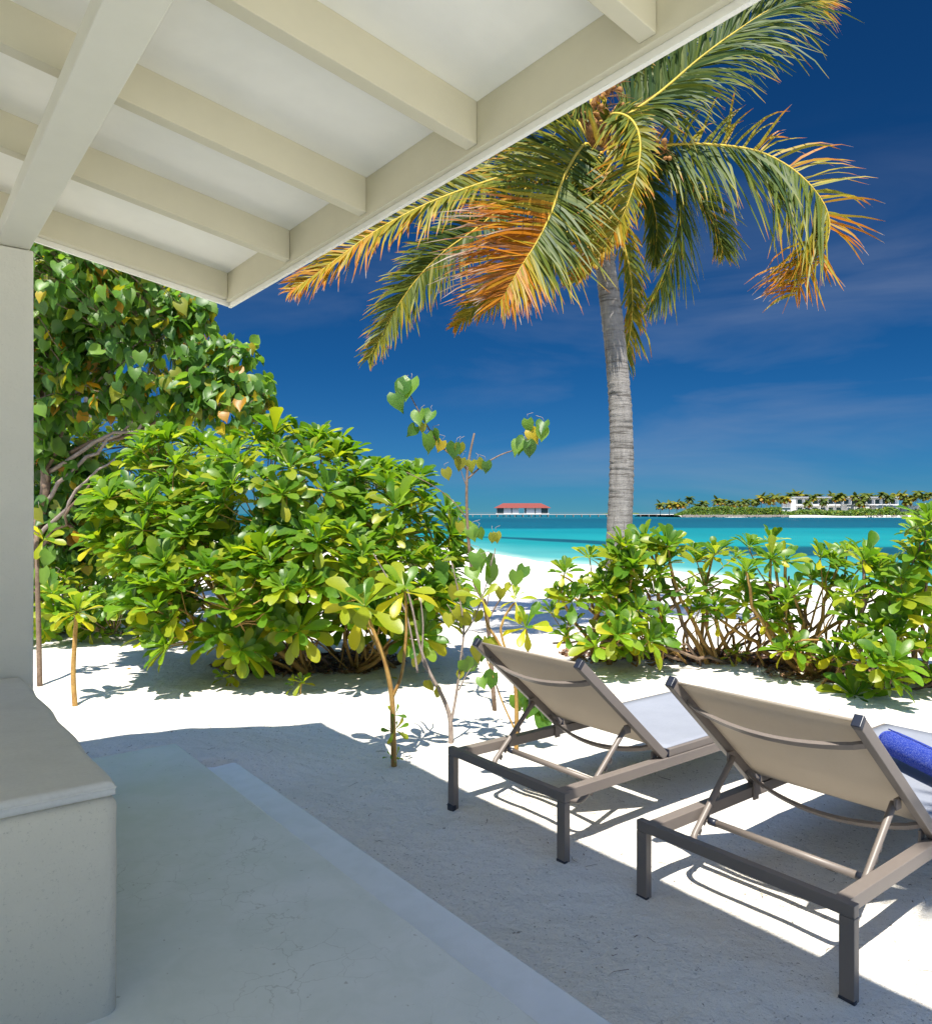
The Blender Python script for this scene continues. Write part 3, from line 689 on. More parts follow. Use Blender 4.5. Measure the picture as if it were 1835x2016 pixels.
def B(x, y): # a point of the sand seen at picture place (x, y) from the eye
    Y = 6.5
    for _ in range(6):
        X = (x-917.5)/F*Y; Y = F*(EYE-sz(X, Y))/(y-1012)
    X = (x-917.5)/F*Y; return Vector((X, Y, sz(X, Y)))
shrub('beach_shrub', 'tall dense lime green beach shrub at the left, in front of the heart leaved tree', 'shrub',
      [(335, 1020, 7.2, (.62, .7, .80)), (565, 1020, 7.0, (.85, .8, .80)), (760, 1085, 7.2, (.66, .8, .78)), (420, 1195, 6.35, (.62, .55, .44)), (640, 1140, 6.3, (.62, .55, .44)), (815, 1175, 6.7, (.34, .45, .40)), (360, 1110, 6.6, (.46, .5, .5)), (730, 1020, 7.4, (.5, .5, .5))],
      [B(600, 1325), B(520, 1318), B(690, 1318), B(640, 1290), B(730, 1300), B(470, 1290)], 400, .212, 16, inner=.34, extra=14)
shrub('beach_shrub', 'shaded dark green shrub low behind the stick plant next to the pillar', 'shrub',
      [(130, 1110, 9.0, (.9, .5, .8)), (230, 1150, 8.6, (.6, .4, .6)), (100, 1190, 8.4, (.6, .4, .35)), (60, 1060, 8.8, (.6, .4, .6))], [B(180, 1235), B(120, 1230), B(240, 1240)], 170, .17, 4, stem_mat=STEMB, limit=200)
shrub('beach_shrub', 'open beach shrub with bare bent stems around the foot of the coconut palm', 'shrub',
      [(1135, 1130, 7.0, (.30, .3, .30)), (1240, 1150, 7.2, (.42, .5, .40)), (1360, 1120, 7.3, (.36, .5, .22)), (1200, 1230, 6.9, (.52, .4, .22)), (1420, 1130, 7.2, (.25, .4, .25))],
      [B(1330, 1300), B(1250, 1300), B(1400, 1305), B(1290, 1285), B(1180, 1300)], 32, .19, 16, inner=.08, old=.13, zmin=.16, extra=16, fixed=[(x, y, 6.75+.5*rng.random()) for x, y in ((1112,1125),(1161,1095),(1201,1098),(1248,1113),(1239,1145),(1269,1062),(1293,1075),(1316,1073),(1372,1102),(1165,1169),(1230,1223),(1114,1250),(1085,1203),(1307,1266),(1376,1196),(1293,1133),(1186,1151),(1354,1169),(1264,1133),(1222,1112),(1206,1094),(1238,1088),(1214,1132),(1240,1166),(1200,1168),(1224,1150),(1226,1075),(1226,1190),(1210,1210))], group='low beach shrubs behind the loungers')
shrub('beach_shrub', 'middle low beach shrub behind the nearer lounger, many bare brown stems', 'shrub',
      [(1500, 1120, 7.0, (.30, .35, .30)), (1570, 1120, 6.9, (.34, .4, .28)), (1480, 1200, 7.0, (.35, .3, .2)), (1600, 1230, 6.5, (.35, .3, .3)), (1690, 1130, 6.9, (.3, .4, .25))],
      [B(1480, 1300), B(1550, 1310), B(1600, 1325), B(1440, 1295), B(1520, 1290)], 22, .19, 16, stem_mat=STEMO, inner=.08, zmin=.2, extra=18, fixed=[(x, y, 6.5+.4*rng.random()) for x, y in ((1476,1074),(1546,1102),(1618,1095),(1564,1169),(1471,1122),(1516,1178),(1568,1278),(1627,1305),(1600,1140),(1648,1199))], group='low beach shrubs behind the loungers')
shrub('beach_shrub', 'dense glossy beach shrub at the right edge of the photo, branch tips leaning left', 'shrub',
      [(1850, 1170, 6.3, (.45, .6, .58)), (1750, 1180, 6.2, (.26, .4, .33)), (1720, 1290, 5.9, (.25, .3, .2)), (1820, 1270, 6.0, (.4, .4, .3)), (1905, 1085, 6.5, (.34, .4, .38))],
      [B(1760, 1350), B(1830, 1350), B(1700, 1345), B(1890, 1345)], 50, .205, 10, stem_mat=STEMB, inner=.2, extra=14, fixed=[(x, y, 5.8+.4*rng.random()) for x, y in ((1704,1099),(1774,1133),(1686,1273),(1770,1249),(1682,1369),(1758,1312),(1677,1167),(1804,1095),(1815,1217),(1731,1353),(1792,1172),(1747,1149),(1830,1020),(1825,1060))], group='low beach shrubs behind the loungers')

shrub('beach_thicket', 'deep shaded thicket filling the gap between the pillar and the tall lime green shrub', 'shrub',
      [(60, 980, 11.5, (1.2, .7, 1.2)), (210, 960, 11.6, (1.1, .6, 1.0)), (150, 1080, 10.8, (1.4, .6, .7)), (330, 950, 11.8, (1.0, .6, .9))], [B(100, 1190), B(200, 1190), B(300, 1185)], 260, .2, 5, stem_mat=STEMB, limit=120)
# heart-leaved tree on the left
def heart_tree():
    base = B(95, 1245); base = Vector((base.x-.1, 8.3, sz(-4.5, 8.3)))
    t0 = empty('beach_hibiscus_tree', base, label='big heart leaved tree behind the shrub, its crown touching the verandah roof', cat='tree')
    E = [(np.array(at(x, y, Y)), np.array(r)) for x, y, Y, r in
         ((110, 520, 7.5, (.9, .6, .6)), (130, 560, 8.4, (1.25, .9, 1.0)), (300, 720, 8.2, (1.05, .8, .60)), (445, 790, 7.9, (.48, .5, .42)), (250, 540, 8.3, (.6, .6, .45)), (390, 640, 8.1, (.16, .25, .26)), (350, 600, 8.1, (.34, .3, .2)), (455, 735, 8.0, (.28, .3, .30)), (90, 780, 8.2, (.6, .6, .6)), (120, 960, 8.8, (.7, .4, .55)), (200, 1080, 8.9, (.5, .4, .45)))]
    leaves = []; nodes = []; paths = []
    tp = [base, at(84, 1000, 8.3), at(80, 820, 8.3), at(92, 650, 8.35), at(120, 540, 8.4)]; trunk = spline(tp, 24)
    twig_mesh([(trunk, [.062-.035*k/24 for k in range(25)])], 'trunk', STEMB, t0, n=10)
    mains = [(6, at(300, 800, 8.1)), (8, at(430, 760, 8.0)), (10, at(250, 680, 8.1)), (4, at(230, 900, 8.0)), (12, at(200, 600, 8.2)), (9, at(520, 780, 7.9)), (14, at(300, 560, 8.3)), (12, at(405, 610, 8.1)), (3, at(180, 950, 7.9)), (7, at(150, 760, 7.9)), (16, at(60, 480, 8.4)), (11, at(480, 690, 8.0))]
    for k, e in mains:
        a = trunk[k]; P = bez(a, a.lerp(e, .5)+Vector((rng.normal()*.1, rng.normal()*.1, .12)), e, 10, .03)
        twig_mesh([(P, [.026*(1-.65*i/10) for i in range(11)])], 'branch', STEMB if k % 2 else STEMG, t0, n=7); nodes += P[3:]
    wts = np.array([r[0]*r[2] for _, r in E]); wts /= wts.sum(); cnt = 0
    while cnt < 1150:
        k = rng.choice(len(E), p=wts); c, r = E[k]; d = unit(rng.normal(size=3)); p = c+d*r*(rng.random()**.28)
        if d[1] > .5 and rng.random() < .6: continue
        cnt += 1; pv = Vector(p); nd = min(nodes, key=lambda q: (q-pv).length_squared)
        P = bez(nd, nd.lerp(pv, .5)+Vector((0, 0, .06)), pv, 5, .015); paths.append((P, [.006, .0055, .005, .0045, .004, .003]))
        for j in range(5):
            q = P[max(1, 5-j)]+Vector(rng.normal(size=3))*.05
            dr = unit(d*.45+np.array((0, -.15, -.75))+rng.normal(size=3)*.45); nm = d*.5+SUNV*.8+rng.normal(size=3)*.45
            heart(q, dr, nm, .10+.06*rng.random(), leaves)
    emit(leaves, HRT, HRTM, HEART, t0, 300); twig_mesh(paths, 'twigs', STEMB, t0, kind='stuff', n=4)
heart_tree()

# ------------------------------------------------------------------ palms
def frond_parts(P, LL, LR, N, bias=(0, 0, 0), droop=.35, age=lambda s, t: .2, nl=62, fwd=(.55, 1.15), width=.0195, start=.1, rr=.017, parent=None, stub=False, ragged=.17, skip=(0, 0)):
    off_ = parent.location; nl = int(nl*2.25); rach = spline(P, 34); m = len(rach)
    b = MB(); b.tube([p-off_ for p in rach], [rr*(1.5-1.35*(i/(m-1))**.7) for i in range(m)], 6); fr = b.build('frond', RACH, parent, smooth=True)
    if stub: return fr
    Vs, Fs, As = [], [], []; n0 = 0; bias = np.array(bias, float); N = np.array(N, float); R3 = np.array([list(p) for p in rach])
    for s in (-1, 1):
        Ls = LL if s < 0 else LR
        for k in range(nl):
            if rng.random() < skip[0 if s < 0 else 1]: continue
            t_ = start+(1-start)*(k+rng.random()*.6)/nl; x = min(t_, .999)*(m-1); i0 = int(x); fr_ = x-i0
            p = R3[i0]*(1-fr_)+R3[min(i0+1, m-1)]*fr_; T = unit(R3[min(i0+1, m-1)]-R3[max(i0-1, 0)])
            S = unit(np.cross(T, N)); Nn = np.cross(S, T); tt = (t_-start)/(1-start)
            L_ = Ls*(.35+.65*math.sin(math.pi*min(1, tt*.80+.14))**.7)*(1-.45*max(0, tt-.75)/.25)*(1+ragged*rng.normal())
            fa = fwd[0]+(fwd[1]-fwd[0])*tt+.07*rng.normal()
            d = unit(S*s*math.cos(fa)+T*math.sin(fa)+Nn*.18+rng.normal(size=3)*.095); wv = unit(np.cross(d, Nn)+rng.normal(size=3)*.35)
            nseg = 5; dk_ = .5+1.1*rng.random(); q = p.copy(); a0 = age(s, tt)+.06*rng.normal(); w0 = width*(1-.4*tt)*(.85+.3*rng.random())
            for j in range(nseg+1):
                f = j/nseg; wd = w0*(.5 if j == 0 else (1-f)**.6 if f < 1 else .0)+.0012
                wj = unit(wv-d*wv.dot(d)); Vs += [q-wj*wd, q+wj*wd]; ag = a0+(.55*max(0, f-.72)/.28*(.5+rng.random()*.6)); As += [ag, ag]
                q = q+d*L_/nseg; d = unit(d+np.array((0, 0, -droop))*(.4+f)*dk_+bias*(.3+f*.7)+rng.normal(size=3)*.07)
            Fs += [(n0+2*j, n0+2*j+1, n0+2*j+3, n0+2*j+2) for j in range(nseg)]; n0 += 2*(nseg+1)
    o = mesh_np('leaflets', np.array(Vs)-np.array(off_), np.array(Fs), PALML, fr, age=np.clip(As, 0, 1), smooth=False); o['kind'] = 'stuff'
    return fr
def trunk_mesh(P, r, parent, nring=64, mat=TRUNK, step=.085):
    off_ = parent.location; L_ = sum((P[i+1]-P[i]).length for i in range(len(P)-1)); n = int(L_/step); pts = spline(P, n*3); V = []; ns = 24; Fq = []
    for i, p in enumerate(pts):
        f = i/(len(pts)-1); rd = r[0]+(r[1]-r[0])*f; k = i % 3; rd *= (1.03+.02*math.sin(i*1.9), 1.01, .985+.012*math.sin(i*.7))[k]
        d = (pts[min(i+1, len(pts)-1)]-pts[max(i-1, 0)]).normalized(); sd = d.cross(Vector((0, 1, 0))).normalized(); u_ = d.cross(sd)
        for j in range(ns):
            a = 2*math.pi*j/ns; rj = rd*(1+.022*float(fbm(i*.33, j*.5, 6, 2))); V.append(np.array(p+(sd*math.cos(a)+u_*math.sin(a))*rj-off_+Vector((0, 0, .012*math.sin(a*1+i//3*1.7)))))
    for i in range(len(pts)-1):
        for j in range(ns): Fq.append((i*ns+j, i*ns+(j+1) % ns, (i+1)*ns+(j+1) % ns, (i+1)*ns+j))
    return mesh_np('trunk', np.array(V), np.array(Fq), mat, parent)
def big_palm():
    Y0 = 8.7; base = at(1212, 1262, Y0); base.z = sz(base.x, base.y)-.05
    t0 = empty('coconut_palm', base, label='tall coconut palm with a leaning grey trunk and windblown green and orange fronds', cat='palm tree')
    trunk_mesh([base, at(1218, 1080, Y0), at(1224, 930, Y0), at(1221, 800, Y0), at(1208, 650, Y0), at(1187, 490, Y0), at(1172, 390, Y0), at(1172, 285, Y0)], (.152, .098), t0)
    P = lambda *q: [at(x, y, Y) for x, y, Y in q]
    G = lambda b0, b1: (lambda s, t_: b0+(b1-b0)*t_)
    # the broad frond in front, its left side scorched orange
    frond_parts(P((1168, 300, 8.6), (1150, 284, 8.3), (1112, 344, 8.0), (1085, 419, 7.8), (1058, 474, 7.7), (1023, 529, 7.6), (985, 592, 7.55)), .72, .98, (.15, -1, .25), bias=(-.05, 0, -.02), droop=.10, nl=84,
                age=lambda s, t_: (.30+.42*float(sstep(.25, .5, t_)) if s > 0 else .18+.42*float(sstep(.55, .85, t_))), parent=t0, start=.14, fwd=(.15, .95))
    frond_parts(P((1160, 300, 8.5), (1064, 326, 8.3), (955, 358, 8.1), (845, 399, 8.0), (742, 453, 7.9), (646, 522, 7.85), (572, 574, 7.8)), .52, .50, (-.1, -.9, .5), bias=(0, 0, 0), droop=.16, nl=82, age=lambda s, t_: .24+.36*t_, parent=t0, start=.12, fwd=(.5, 1.0))
    frond_parts(P((1160, 310, 9.0), (1050, 362, 9.0), (941, 447, 9.0), (859, 508, 8.95), (790, 591, 8.9), (724, 708, 8.9)), .50, .50, (.3, -.9, .2), droop=.14, nl=74, age=G(.04, .34), parent=t0, start=.2, fwd=(.5, 1.05))
    frond_parts(P((1165, 330, 8.9), (1140, 410, 8.9), (1092, 488, 8.8), (996, 556, 8.7), (895, 643, 8.7)), .40, .45, (.2, -1, .2), droop=.14, nl=56, age=G(.10, .5), parent=t0, start=.25)
    # the twisted one in front of the trunk
    frond_parts(P((1185, 270, 8.6), (1202, 226, 8.4), (1240, 232, 8.2), (1260, 275, 8.1), (1253, 344, 8.0), (1222, 433, 8.0), (1174, 501, 8.0), (1135, 552, 8.0)), .26, .64, (.15, -1, .2), bias=(-.03, 0, -.05), droop=.10, nl=72, age=G(.22, .55), parent=t0, start=.10, fwd=(.4, 1.1))
    frond_parts(P((1200, 290, 8.7), (1277, 308, 8.8), (1318, 337, 8.8), (1335, 385, 8.8), (1338, 453, 8.8), (1311, 543, 8.8), (1279, 602, 8.8)), .62, .55, (.7, -.5, .5), bias=(-.06, 0, -.08), droop=.22, nl=66, age=G(.02, .22), parent=t0, start=.1)
    # the long one arching out to the right
    frond_parts(P((1200, 300, 8.7), (1300, 286, 8.7), (1400, 284, 8.6), (1500, 300, 8.6), (1582, 350, 8.5), (1632, 425, 8.5), (1618, 505, 8.5), (1562, 582, 8.5)), .62, 1.12, (0.0, -1, .3), bias=(.02, 0, -.05), droop=.16, nl=84,
                age=lambda s, t_: (.38+.30*t_ if s < 0 else .14+.46*float(sstep(.35, .95, t_))), parent=t0, start=.13, fwd=(.30, .80), skip=(.62, 0), ragged=.18)
    frond_parts(P((1190, 260, 8.6), (1243, 222, 8.6), (1300, 181, 8.6), (1378, 114, 8.6), (1455, 57, 8.6), (1530, 12, 8.7), (1612, 0, 8.8)), .85, .95, (-.2, -1, .3), bias=(.0, 0, -.06), droop=.28, nl=84, age=lambda s, t_: .10+.45*float(sstep(.75, 1, t_)), parent=t0, start=.12, rr=.022)
    frond_parts(P((1195, 350, 9.0), (1220, 447, 9.0), (1243, 556, 9.05), (1240, 659, 9.1), (1205, 803, 9.1)), .32, .24, (.3, -1, 0), bias=(0, 0, -.02), droop=.45, nl=54, age=G(.32, .42), parent=t0, start=.1, ragged=.3)
    frond_parts(P((1165, 290, 8.9), (1106, 287, 9.0), (1030, 288, 9.1), (940, 302, 9.2), (850, 345, 9.3), (770, 410, 9.4)), .75, .70, (-.2, -.5, .8), bias=(-.05, 0, -.12), droop=.35, nl=70, age=G(.03, .15), parent=t0, start=.1)
    frond_parts(P((1165, 300, 8.9), (1125, 335, 9.0), (1095, 400, 9.0), (1080, 480, 9.0)), .5, .45, (.2, -1, .2), droop=.25, nl=50, age=G(.05, .3), parent=t0, start=.12)
    frond_parts(P((1195, 300, 9.0), (1270, 318, 9.2), (1350, 362, 9.4), (1405, 430, 9.5), (1425, 500, 9.5)), .55, .5, (.1, -.8, .5), droop=.3, nl=56, age=G(.03, .25), parent=t0, start=.15)
    frond_parts(P((1185, 300, 8.5), (1172, 330, 8.35), (1160, 400, 8.3), (1150, 480, 8.35)), .42, .38, (.3, -1, .2), bias=(0, 0, -.1), droop=.3, nl=46, age=G(.08, .4), parent=t0, start=.12)
    # fronds rising behind the roof edge
    frond_parts(P((1165, 280, 8.8), (1130, 235, 8.9), (1060, 215, 9.1), (960, 240, 9.3), (880, 300, 9.5)), .6, .6, (-.3, -.4, .9), bias=(0, 0, -.1), droop=.3, nl=60, age=G(.03, .2), parent=t0, start=.15, rr=.024)
    for pts_ in (((1172, 275, 8.7), (1160, 180, 8.8), (1120, 60, 8.9), (1050, -60, 9.1)), ((1180, 270, 8.7), (1195, 170, 8.7), (1225, 40, 8.7), (1260, -90, 8.8), (1290, -160, 8.8)), ((1185, 270, 8.9), (1240, 180, 9.2), (1310, 80, 9.5), (1370, -10, 9.8), (1440, -40, 10)), ((1180, 280, 8.5), (1150, 200, 8.0), (1080, 130, 7.6), (1000, 130, 7.3))):
        frond_parts(P(*pts_), .65, .65, (.1, -.9, .4), bias=(0, 0, -.05), droop=.3, nl=60, age=G(.08, .3), parent=t0, start=.3, rr=.026)
    frond_parts(P((1190, 285, 9.0), (1250, 330, 9.3), (1290, 420, 9.5), (1290, 520, 9.6)), .4, .4, (0, -1, .2), droop=.25, nl=44, age=G(.03, .2), parent=t0, start=.2)
    # sheaths, flower stalks and young nuts in the heart of the crown
    for k in range(16):
        a = rng.random()*6.28; c = at(1176+rng.normal()*12, 262+rng.normal()*22, 8.62+rng.normal()*.08); e = c+Vector((math.cos(a)*.28, -abs(math.sin(a))*.12, .10+rng.random()*.25))
        b = MB(); Pp = bez(c-base, (c-base).lerp(e-base, .5)+Vector((0, 0, .08)), e-base, 6, .01); b.tube(Pp, [.035, .045, .04, .03, .022, .014, .006], 6); b.build('sheath', SHEATH, t0, smooth=True)
    cr_ = [(1192, 190, 8.45), (1180, 205, 8.4), (1168, 150, 8.5), (1203, 178, 8.5), (1212, 165, 8.5), (1150, 200, 8.4), (1140, 212, 8.4), (1175, 222, 8.35), (1205, 245, 8.35), (1300, 290, 8.5), (1290, 275, 8.5), (1225, 205, 8.5), (1310, 300, 8.5)]
    bm = bmesh.new(); bmesh.ops.create_icosphere(bm, subdivisions=2, radius=1); nut = bpy.data.meshes.new('coconut'); bm.to_mesh(nut); bm.free(); nut.materials.append(wood('young_nut', (.26, .11, .03), (.36, .18, .05), 9)); nut.polygons.foreach_set('use_smooth', [True]*len(nut.polygons))
    for x, y, Y in cr_:
        for k in range(2):
            o = link('coconut', nut, t0); o.location = at(x+rng.normal()*7, y+rng.normal()*7, Y+rng.normal()*.04)-base; s_ = .020+.018*rng.random(); o.scale = (s_, s_, s_*1.35); o.rotation_euler = tuple(rng.normal(size=3))
    b = MB()
    for k in range(70):
        x, y, Y = cr_[k % len(cr_)]; c = at(x, y, Y)-base; e = c+Vector(rng.normal(size=3))*.16; b.tube([c, c.lerp(e, .5)+Vector((0, 0, .02)), e], [.005, .004, .002], 4)
    b.build('flower_stalks', SHEATH, t0, smooth=True)['kind'] = 'stuff'
big_palm()

# a second palm behind the heart-leaved tree
def back_palm():
    base = Vector((-6.3, 12.0, sz(-6.3, 12.0)-.05)); t0 = empty('coconut_palm', base, label='second coconut palm mostly hidden behind the heart leaved tree', cat='palm tree')
    top = at(190, 560, 11.6); trunk_mesh([base, base.lerp(top, .5)+Vector((.1, 0, 0)), top], (.14, .10), t0)
    for k in range(13):
        a = k*2.4; d = Vector((math.cos(a), math.sin(a)*.8, 0)); el = .5*math.sin(k*1.7)
        d = d*.66; P = [top, top+d*.6+Vector((0, 0, .35+el*.5)), top+d*1.35+Vector((0, 0, .2+el*.6)), top+d*2.0+Vector((0, 0, -.5+el*.5)), top+d*2.3+Vector((0, 0, -1.3+el*.4))]
        frond_parts(P, .55, .55, (0, -.3, 1), droop=.3, nl=44, age=(lambda s, t_, k=k: .15+.5*((k % 4) == 0)), parent=t0, start=.15)
back_palm()
# a palm beside the patio, outside the picture: only its shade falls on the sand by the near lounger
def side_palm():
    base = Vector((3.9, -.8, sz(3.9, -.8)-.05)); t0 = empty('coconut_palm', base, label='coconut palm beyond the right edge, shading the sand by the near lounger', cat='palm tree')
    top = Vector((3.35, -.1, 4.9)); trunk_mesh([base, base.lerp(top, .5)+Vector((.15, 0, 0)), top], (.14, .10), t0)
    for k in range(7):
        a = (1.9, 2.85, 3.35, 4.3, 5.4, .3, 1.2)[k]; d = Vector((math.cos(a), math.sin(a), 0))
        P = [top, top+d*.7+Vector((0, 0, .30)), top+d*1.5+Vector((0, 0, .1)), top+d*2.1+Vector((0, 0, -.45))]
        frond_parts(P, .5, .5, (0, 0, 1), droop=.25, nl=44, age=lambda s, t_: .15, parent=t0, start=.15)
side_palm()

# ------------------------------------------------------------------ single small plants
def plant(name, label, cat, stems, ros=(), hearts=(), mat=STEMO, group=None, hs=.12):
    """stems: list of (points [(x,y,Y)], r0, r1[, mat]); ros: (x,y,Y,size,n,axis[,old]); hearts: (x,y,Y,size,age)"""
    P0 = at(*stems[0][0][0]); P0.z = sz(P0.x, P0.y)-.01; t0 = empty(name, P0, label=label, cat=cat, group=group)
    for i, st in enumerate(stems):
        pts = [at(*q) for q in st[0]]
        if i == 0: pts[0] = P0-Vector((0, 0, .03))
        n = 5*(len(pts)-1); P = spline(pts, n); r0, r1 = st[1:3]
        twig_mesh([(P, [r0+(r1-r0)*k/n for k in range(n+1)])], 'stem', st[3] if len(st) > 3 else mat, t0, n=8)
    lv = []
    for q in ros:
        c = np.array(at(*q[:3])); rosette(c, q[5], q[3], q[4], lv, q[6] if len(q) > 6 else .12, q[7] if len(q) > 7 else 1.0)
    if lv: emit(lv, OBO, OBOM, SCAE, t0, 300)
    hv = []; pet = []
    for x, y, Y, s_, ag in hearts:
        s_ = s_*1.12
        c = np.array(at(x, y, Y)); d = unit(np.array((rng.normal()*.35, -.15+rng.normal()*.25, -.85))); nm = np.array((rng.normal()*.35, -.75+rng.normal()*.3, .45)); c2 = c-d*s_*.45
        heart(c2, d, nm, s_, hv, ag); a = Vector(c2)-Vector(d)*.01; pet.append(([a, a+Vector((rng.normal()*.015, .01, .03)), a+Vector((rng.normal()*.03, .02, .045))], [.0016, .0018, .002]))
    if hv: emit(hv, HRT, HRTM, HEART, t0, 300); twig_mesh(pet, 'petioles', STEMG, t0, kind='stuff', n=4)
    return t0
Yp = 5.74
plant('stick_plant', 'single upright brown stem topped by one leaf rosette, standing alone beside the pillar', 'plant', [(((148, 1388, Yp), (144, 1330, Yp), (147, 1260, Yp), (151, 1205, Yp)), .020, .015)],
      [(152, 1200, Yp, .20, 20, (0, -.1, 1), .3), (150, 1212, Yp, .16, 8, (.1, -.3, .6), .9)], mat=STEMO)
Ys = 4.33
plant('sapling', 'orange barked forked sapling at the edge of the roof shade, with big yellowing leaves', 'sapling',
      [(((776, 1513, Ys), (774, 1440, Ys), (771, 1370, Ys), (757, 1300, Ys), (738, 1250, Ys), (719, 1205, Ys)), .017, .011), (((772, 1375, Ys), (790, 1330, Ys), (799, 1260, Ys), (800, 1200, Ys), (797, 1165, Ys)), .010, .007),
       (((752, 1290, Ys), (735, 1260, Ys+.05), (722, 1230, Ys+.1)), .008, .006)],
      [(718, 1190, Ys, .235, 13, (-.1, -.4, .8), .8), (797, 1160, Ys, .19, 11, (.1, -.4, .8), 1.0), (768, 1440, Ys-.03, .07, 6, (-.8, -.4, .3)), (785, 1436, Ys-.03, .075, 7, (.8, -.4, .4)), (780, 1405, Ys, .06, 5, (.6, -.5, .6)), (765, 1490, Ys, .05, 4, (-.8, -.4, .3)), (782, 1492, Ys, .05, 4, (.8, -.4, .3))])
Yg = 4.75
hl = []
for x, y, s_ in ((1045, 1560, 0),): pass
HG = [(848, 1350, .07, .3), (862, 1365, .07, .3), (925, 1313, .12, 0), (893, 1168, .09, .3), (913, 1175, .08, .3), (932, 1130, .10, 0), (903, 1210, .08, .3), (1016, 1140, .09, 0), (985, 1170, .07, .3), (940, 1215, .07, .3), (884, 1222, .08, .3), (918, 1222, .08, .3), (925, 1185, .06, 0), (868, 1140, .10, 0), (950, 1280, .13, 0), (870, 1120, .09, 0), (960, 1120, .14, 0), (942, 1105, .11, 0), (968, 1135, .12, 0), (905, 1330, .05, .3), (1000, 1160, .06, .3)]
plant('sapling', 'grey barked slender sapling with small heart leaves, standing behind the far lounger corner', 'sapling',
      [(((888, 1468, Yg), (886, 1415, Yg), (870, 1370, Yg), (846, 1325, Yg), (826, 1270, Yg), (812, 1200, Yg), (796, 1140, Yg)), .016, .005),
       (((887, 1430, Yg), (898, 1370, Yg), (907, 1300, Yg), (913, 1240, Yg), (905, 1180, Yg), (890, 1110, Yg)), .009, .004), (((822, 1325, Yg), (815, 1280, Yg), (800, 1210, Yg), (775, 1160, Yg), (735, 1090, Yg)), .008, .003),
       (((846, 1325, Yg), (832, 1300, Yg), (833, 1230, Yg), (828, 1180, Yg)), .007, .004), (((911, 1255, Yg), (935, 1215, Yg), (958, 1150, Yg), (972, 1090, Yg)), .005, .003), (((903, 1360, Yg), (925, 1320, Yg), (960, 1290, Yg)), .004, .002), (((912, 1250, Yg), (895, 1215, Yg), (880, 1190, Yg)), .004, .002)],
      hearts=[(x, y, Yg, s_, a) for x, y, s_, a in HG], mat=STEMG)
Yt = 5.6
HT = [(790, 767, .14, 0), (803, 765, .16, 0), (783, 790, .13, 0), (826, 824, .11, 0), (844, 822, .10, 0), (812, 848, .09, 0), (832, 843, .07, .3), (845, 872, .13, 0), (857, 860, .09, 0), (867, 878, .08, .62), (895, 888, .11, 0), (905, 884, .08, .3), (880, 934, .08, .3), (905, 914, .09, .3), (927, 918, .08, .3), (945, 915, .08, .3), (958, 920, .08, 0), (1028, 875, .11, 0), (1018, 880, .10, 0), (1050, 858, .10, .62), (1042, 885, .11, 0), (1066, 855, .10, 0), (1040, 838, .09, 0), (1068, 842, .10, 0), (930, 1050, .10, 0), (945, 1052, .08, 0), (905, 1040, .08, .3), (970, 1060, .07, .3), (978, 1058, .07, .3)]
plant('sapling', 'tall bare stemmed sapling rising past the pier, two long branches of heart leaves on top', 'sapling',
      [(((975, 1262, Yt), (958, 1210, Yt), (935, 1150, Yt), (924, 1080, Yt), (919, 1000, Yt), (920, 930, Yt), (926, 890, Yt), (934, 853, Yt)), .016, .007), (((920, 925, Yt), (900, 905, Yt), (868, 878, Yt), (845, 845, Yt), (822, 805, Yt), (806, 775, Yt)), .008, .004), (((922, 942, Yt), (950, 917, Yt), (985, 896, Yt), (1022, 882, Yt), (1062, 855, Yt)), .007, .003), (((918, 1020, Yt), (890, 985, Yt), (850, 955, Yt), (800, 930, Yt)), .004, .003), (((957, 1200, Yt), (968, 1140, Yt), (975, 1080, Yt)), .005, .003), (((919, 960, Yt), (912, 940, Yt), (905, 918, Yt)), .004, .002), (((962, 1220, Yt), (985, 1180, Yt), (1012, 1145, Yt), (1028, 1125, Yt)), .006, .004)],
      hearts=[(x, y, Yt-.02, s_, a) for x, y, s_, a in HT]+[(1028, 1128, Yt, .10, 0)], mat=STEMB)
Yr = 4.62
HR = [(1000, 1310, .09, 0), (970, 1340, .10, 0), (1035, 1360, .15, 0), (1055, 1375, .15, 0), (1030, 1330, .11, 0), (1060, 1400, .13, 0), (1040, 1395, .12, 0), (1020, 1385, .10, 0), (1070, 1425, .12, 0), (940, 1290, .10, .3), (960, 1275, .10, .3), (968, 1290, .11, .3), (1085, 1410, .10, 0), (1025, 1420, .08, .3), (950, 1345, .07, 0)]
plant('sapling', 'speckled orange stem with heart leaves hanging low under the back of the far lounger', 'sapling',
      [(((1016, 1448, Yr), (1017, 1390, Yr), (1012, 1335, Yr), (995, 1290, Yr), (975, 1255, Yr), (958, 1225, Yr), (955, 1180, Yr)), .014, .006), (((1015, 1440, Yr), (990, 1385, Yr), (970, 1330, Yr), (955, 1290, Yr)), .006, .003), (((1016, 1430, Yr), (1035, 1400, Yr), (1050, 1360, Yr)), .006, .003)],
      [(948, 1175, Yr, .13, 8, (0, -.5, .8), .9)], hearts=[(x, y, Yr, s_, a) for x, y, s_, a in HR])
Yy = 5.6
plant('yellow_leaved_plant', 'thin curved stem carrying a rosette with bright yellow drooping leaves above the far lounger', 'plant', [(((1040, 1290, Yy), (990, 1262, Yy), (990, 1225, Yy), (1003, 1200, Yy), (1013, 1188, Yy)), .010, .008), (((1040, 1290, Yy), (1038, 1265, Yy), (1036, 1240, Yy)), .009, .007)],
      [(1014, 1178, Yy, .13, 8, (0, -.3, 1), .9), (1036, 1232, Yy, .19, 13, (0, -.5, .8), 1.5)])
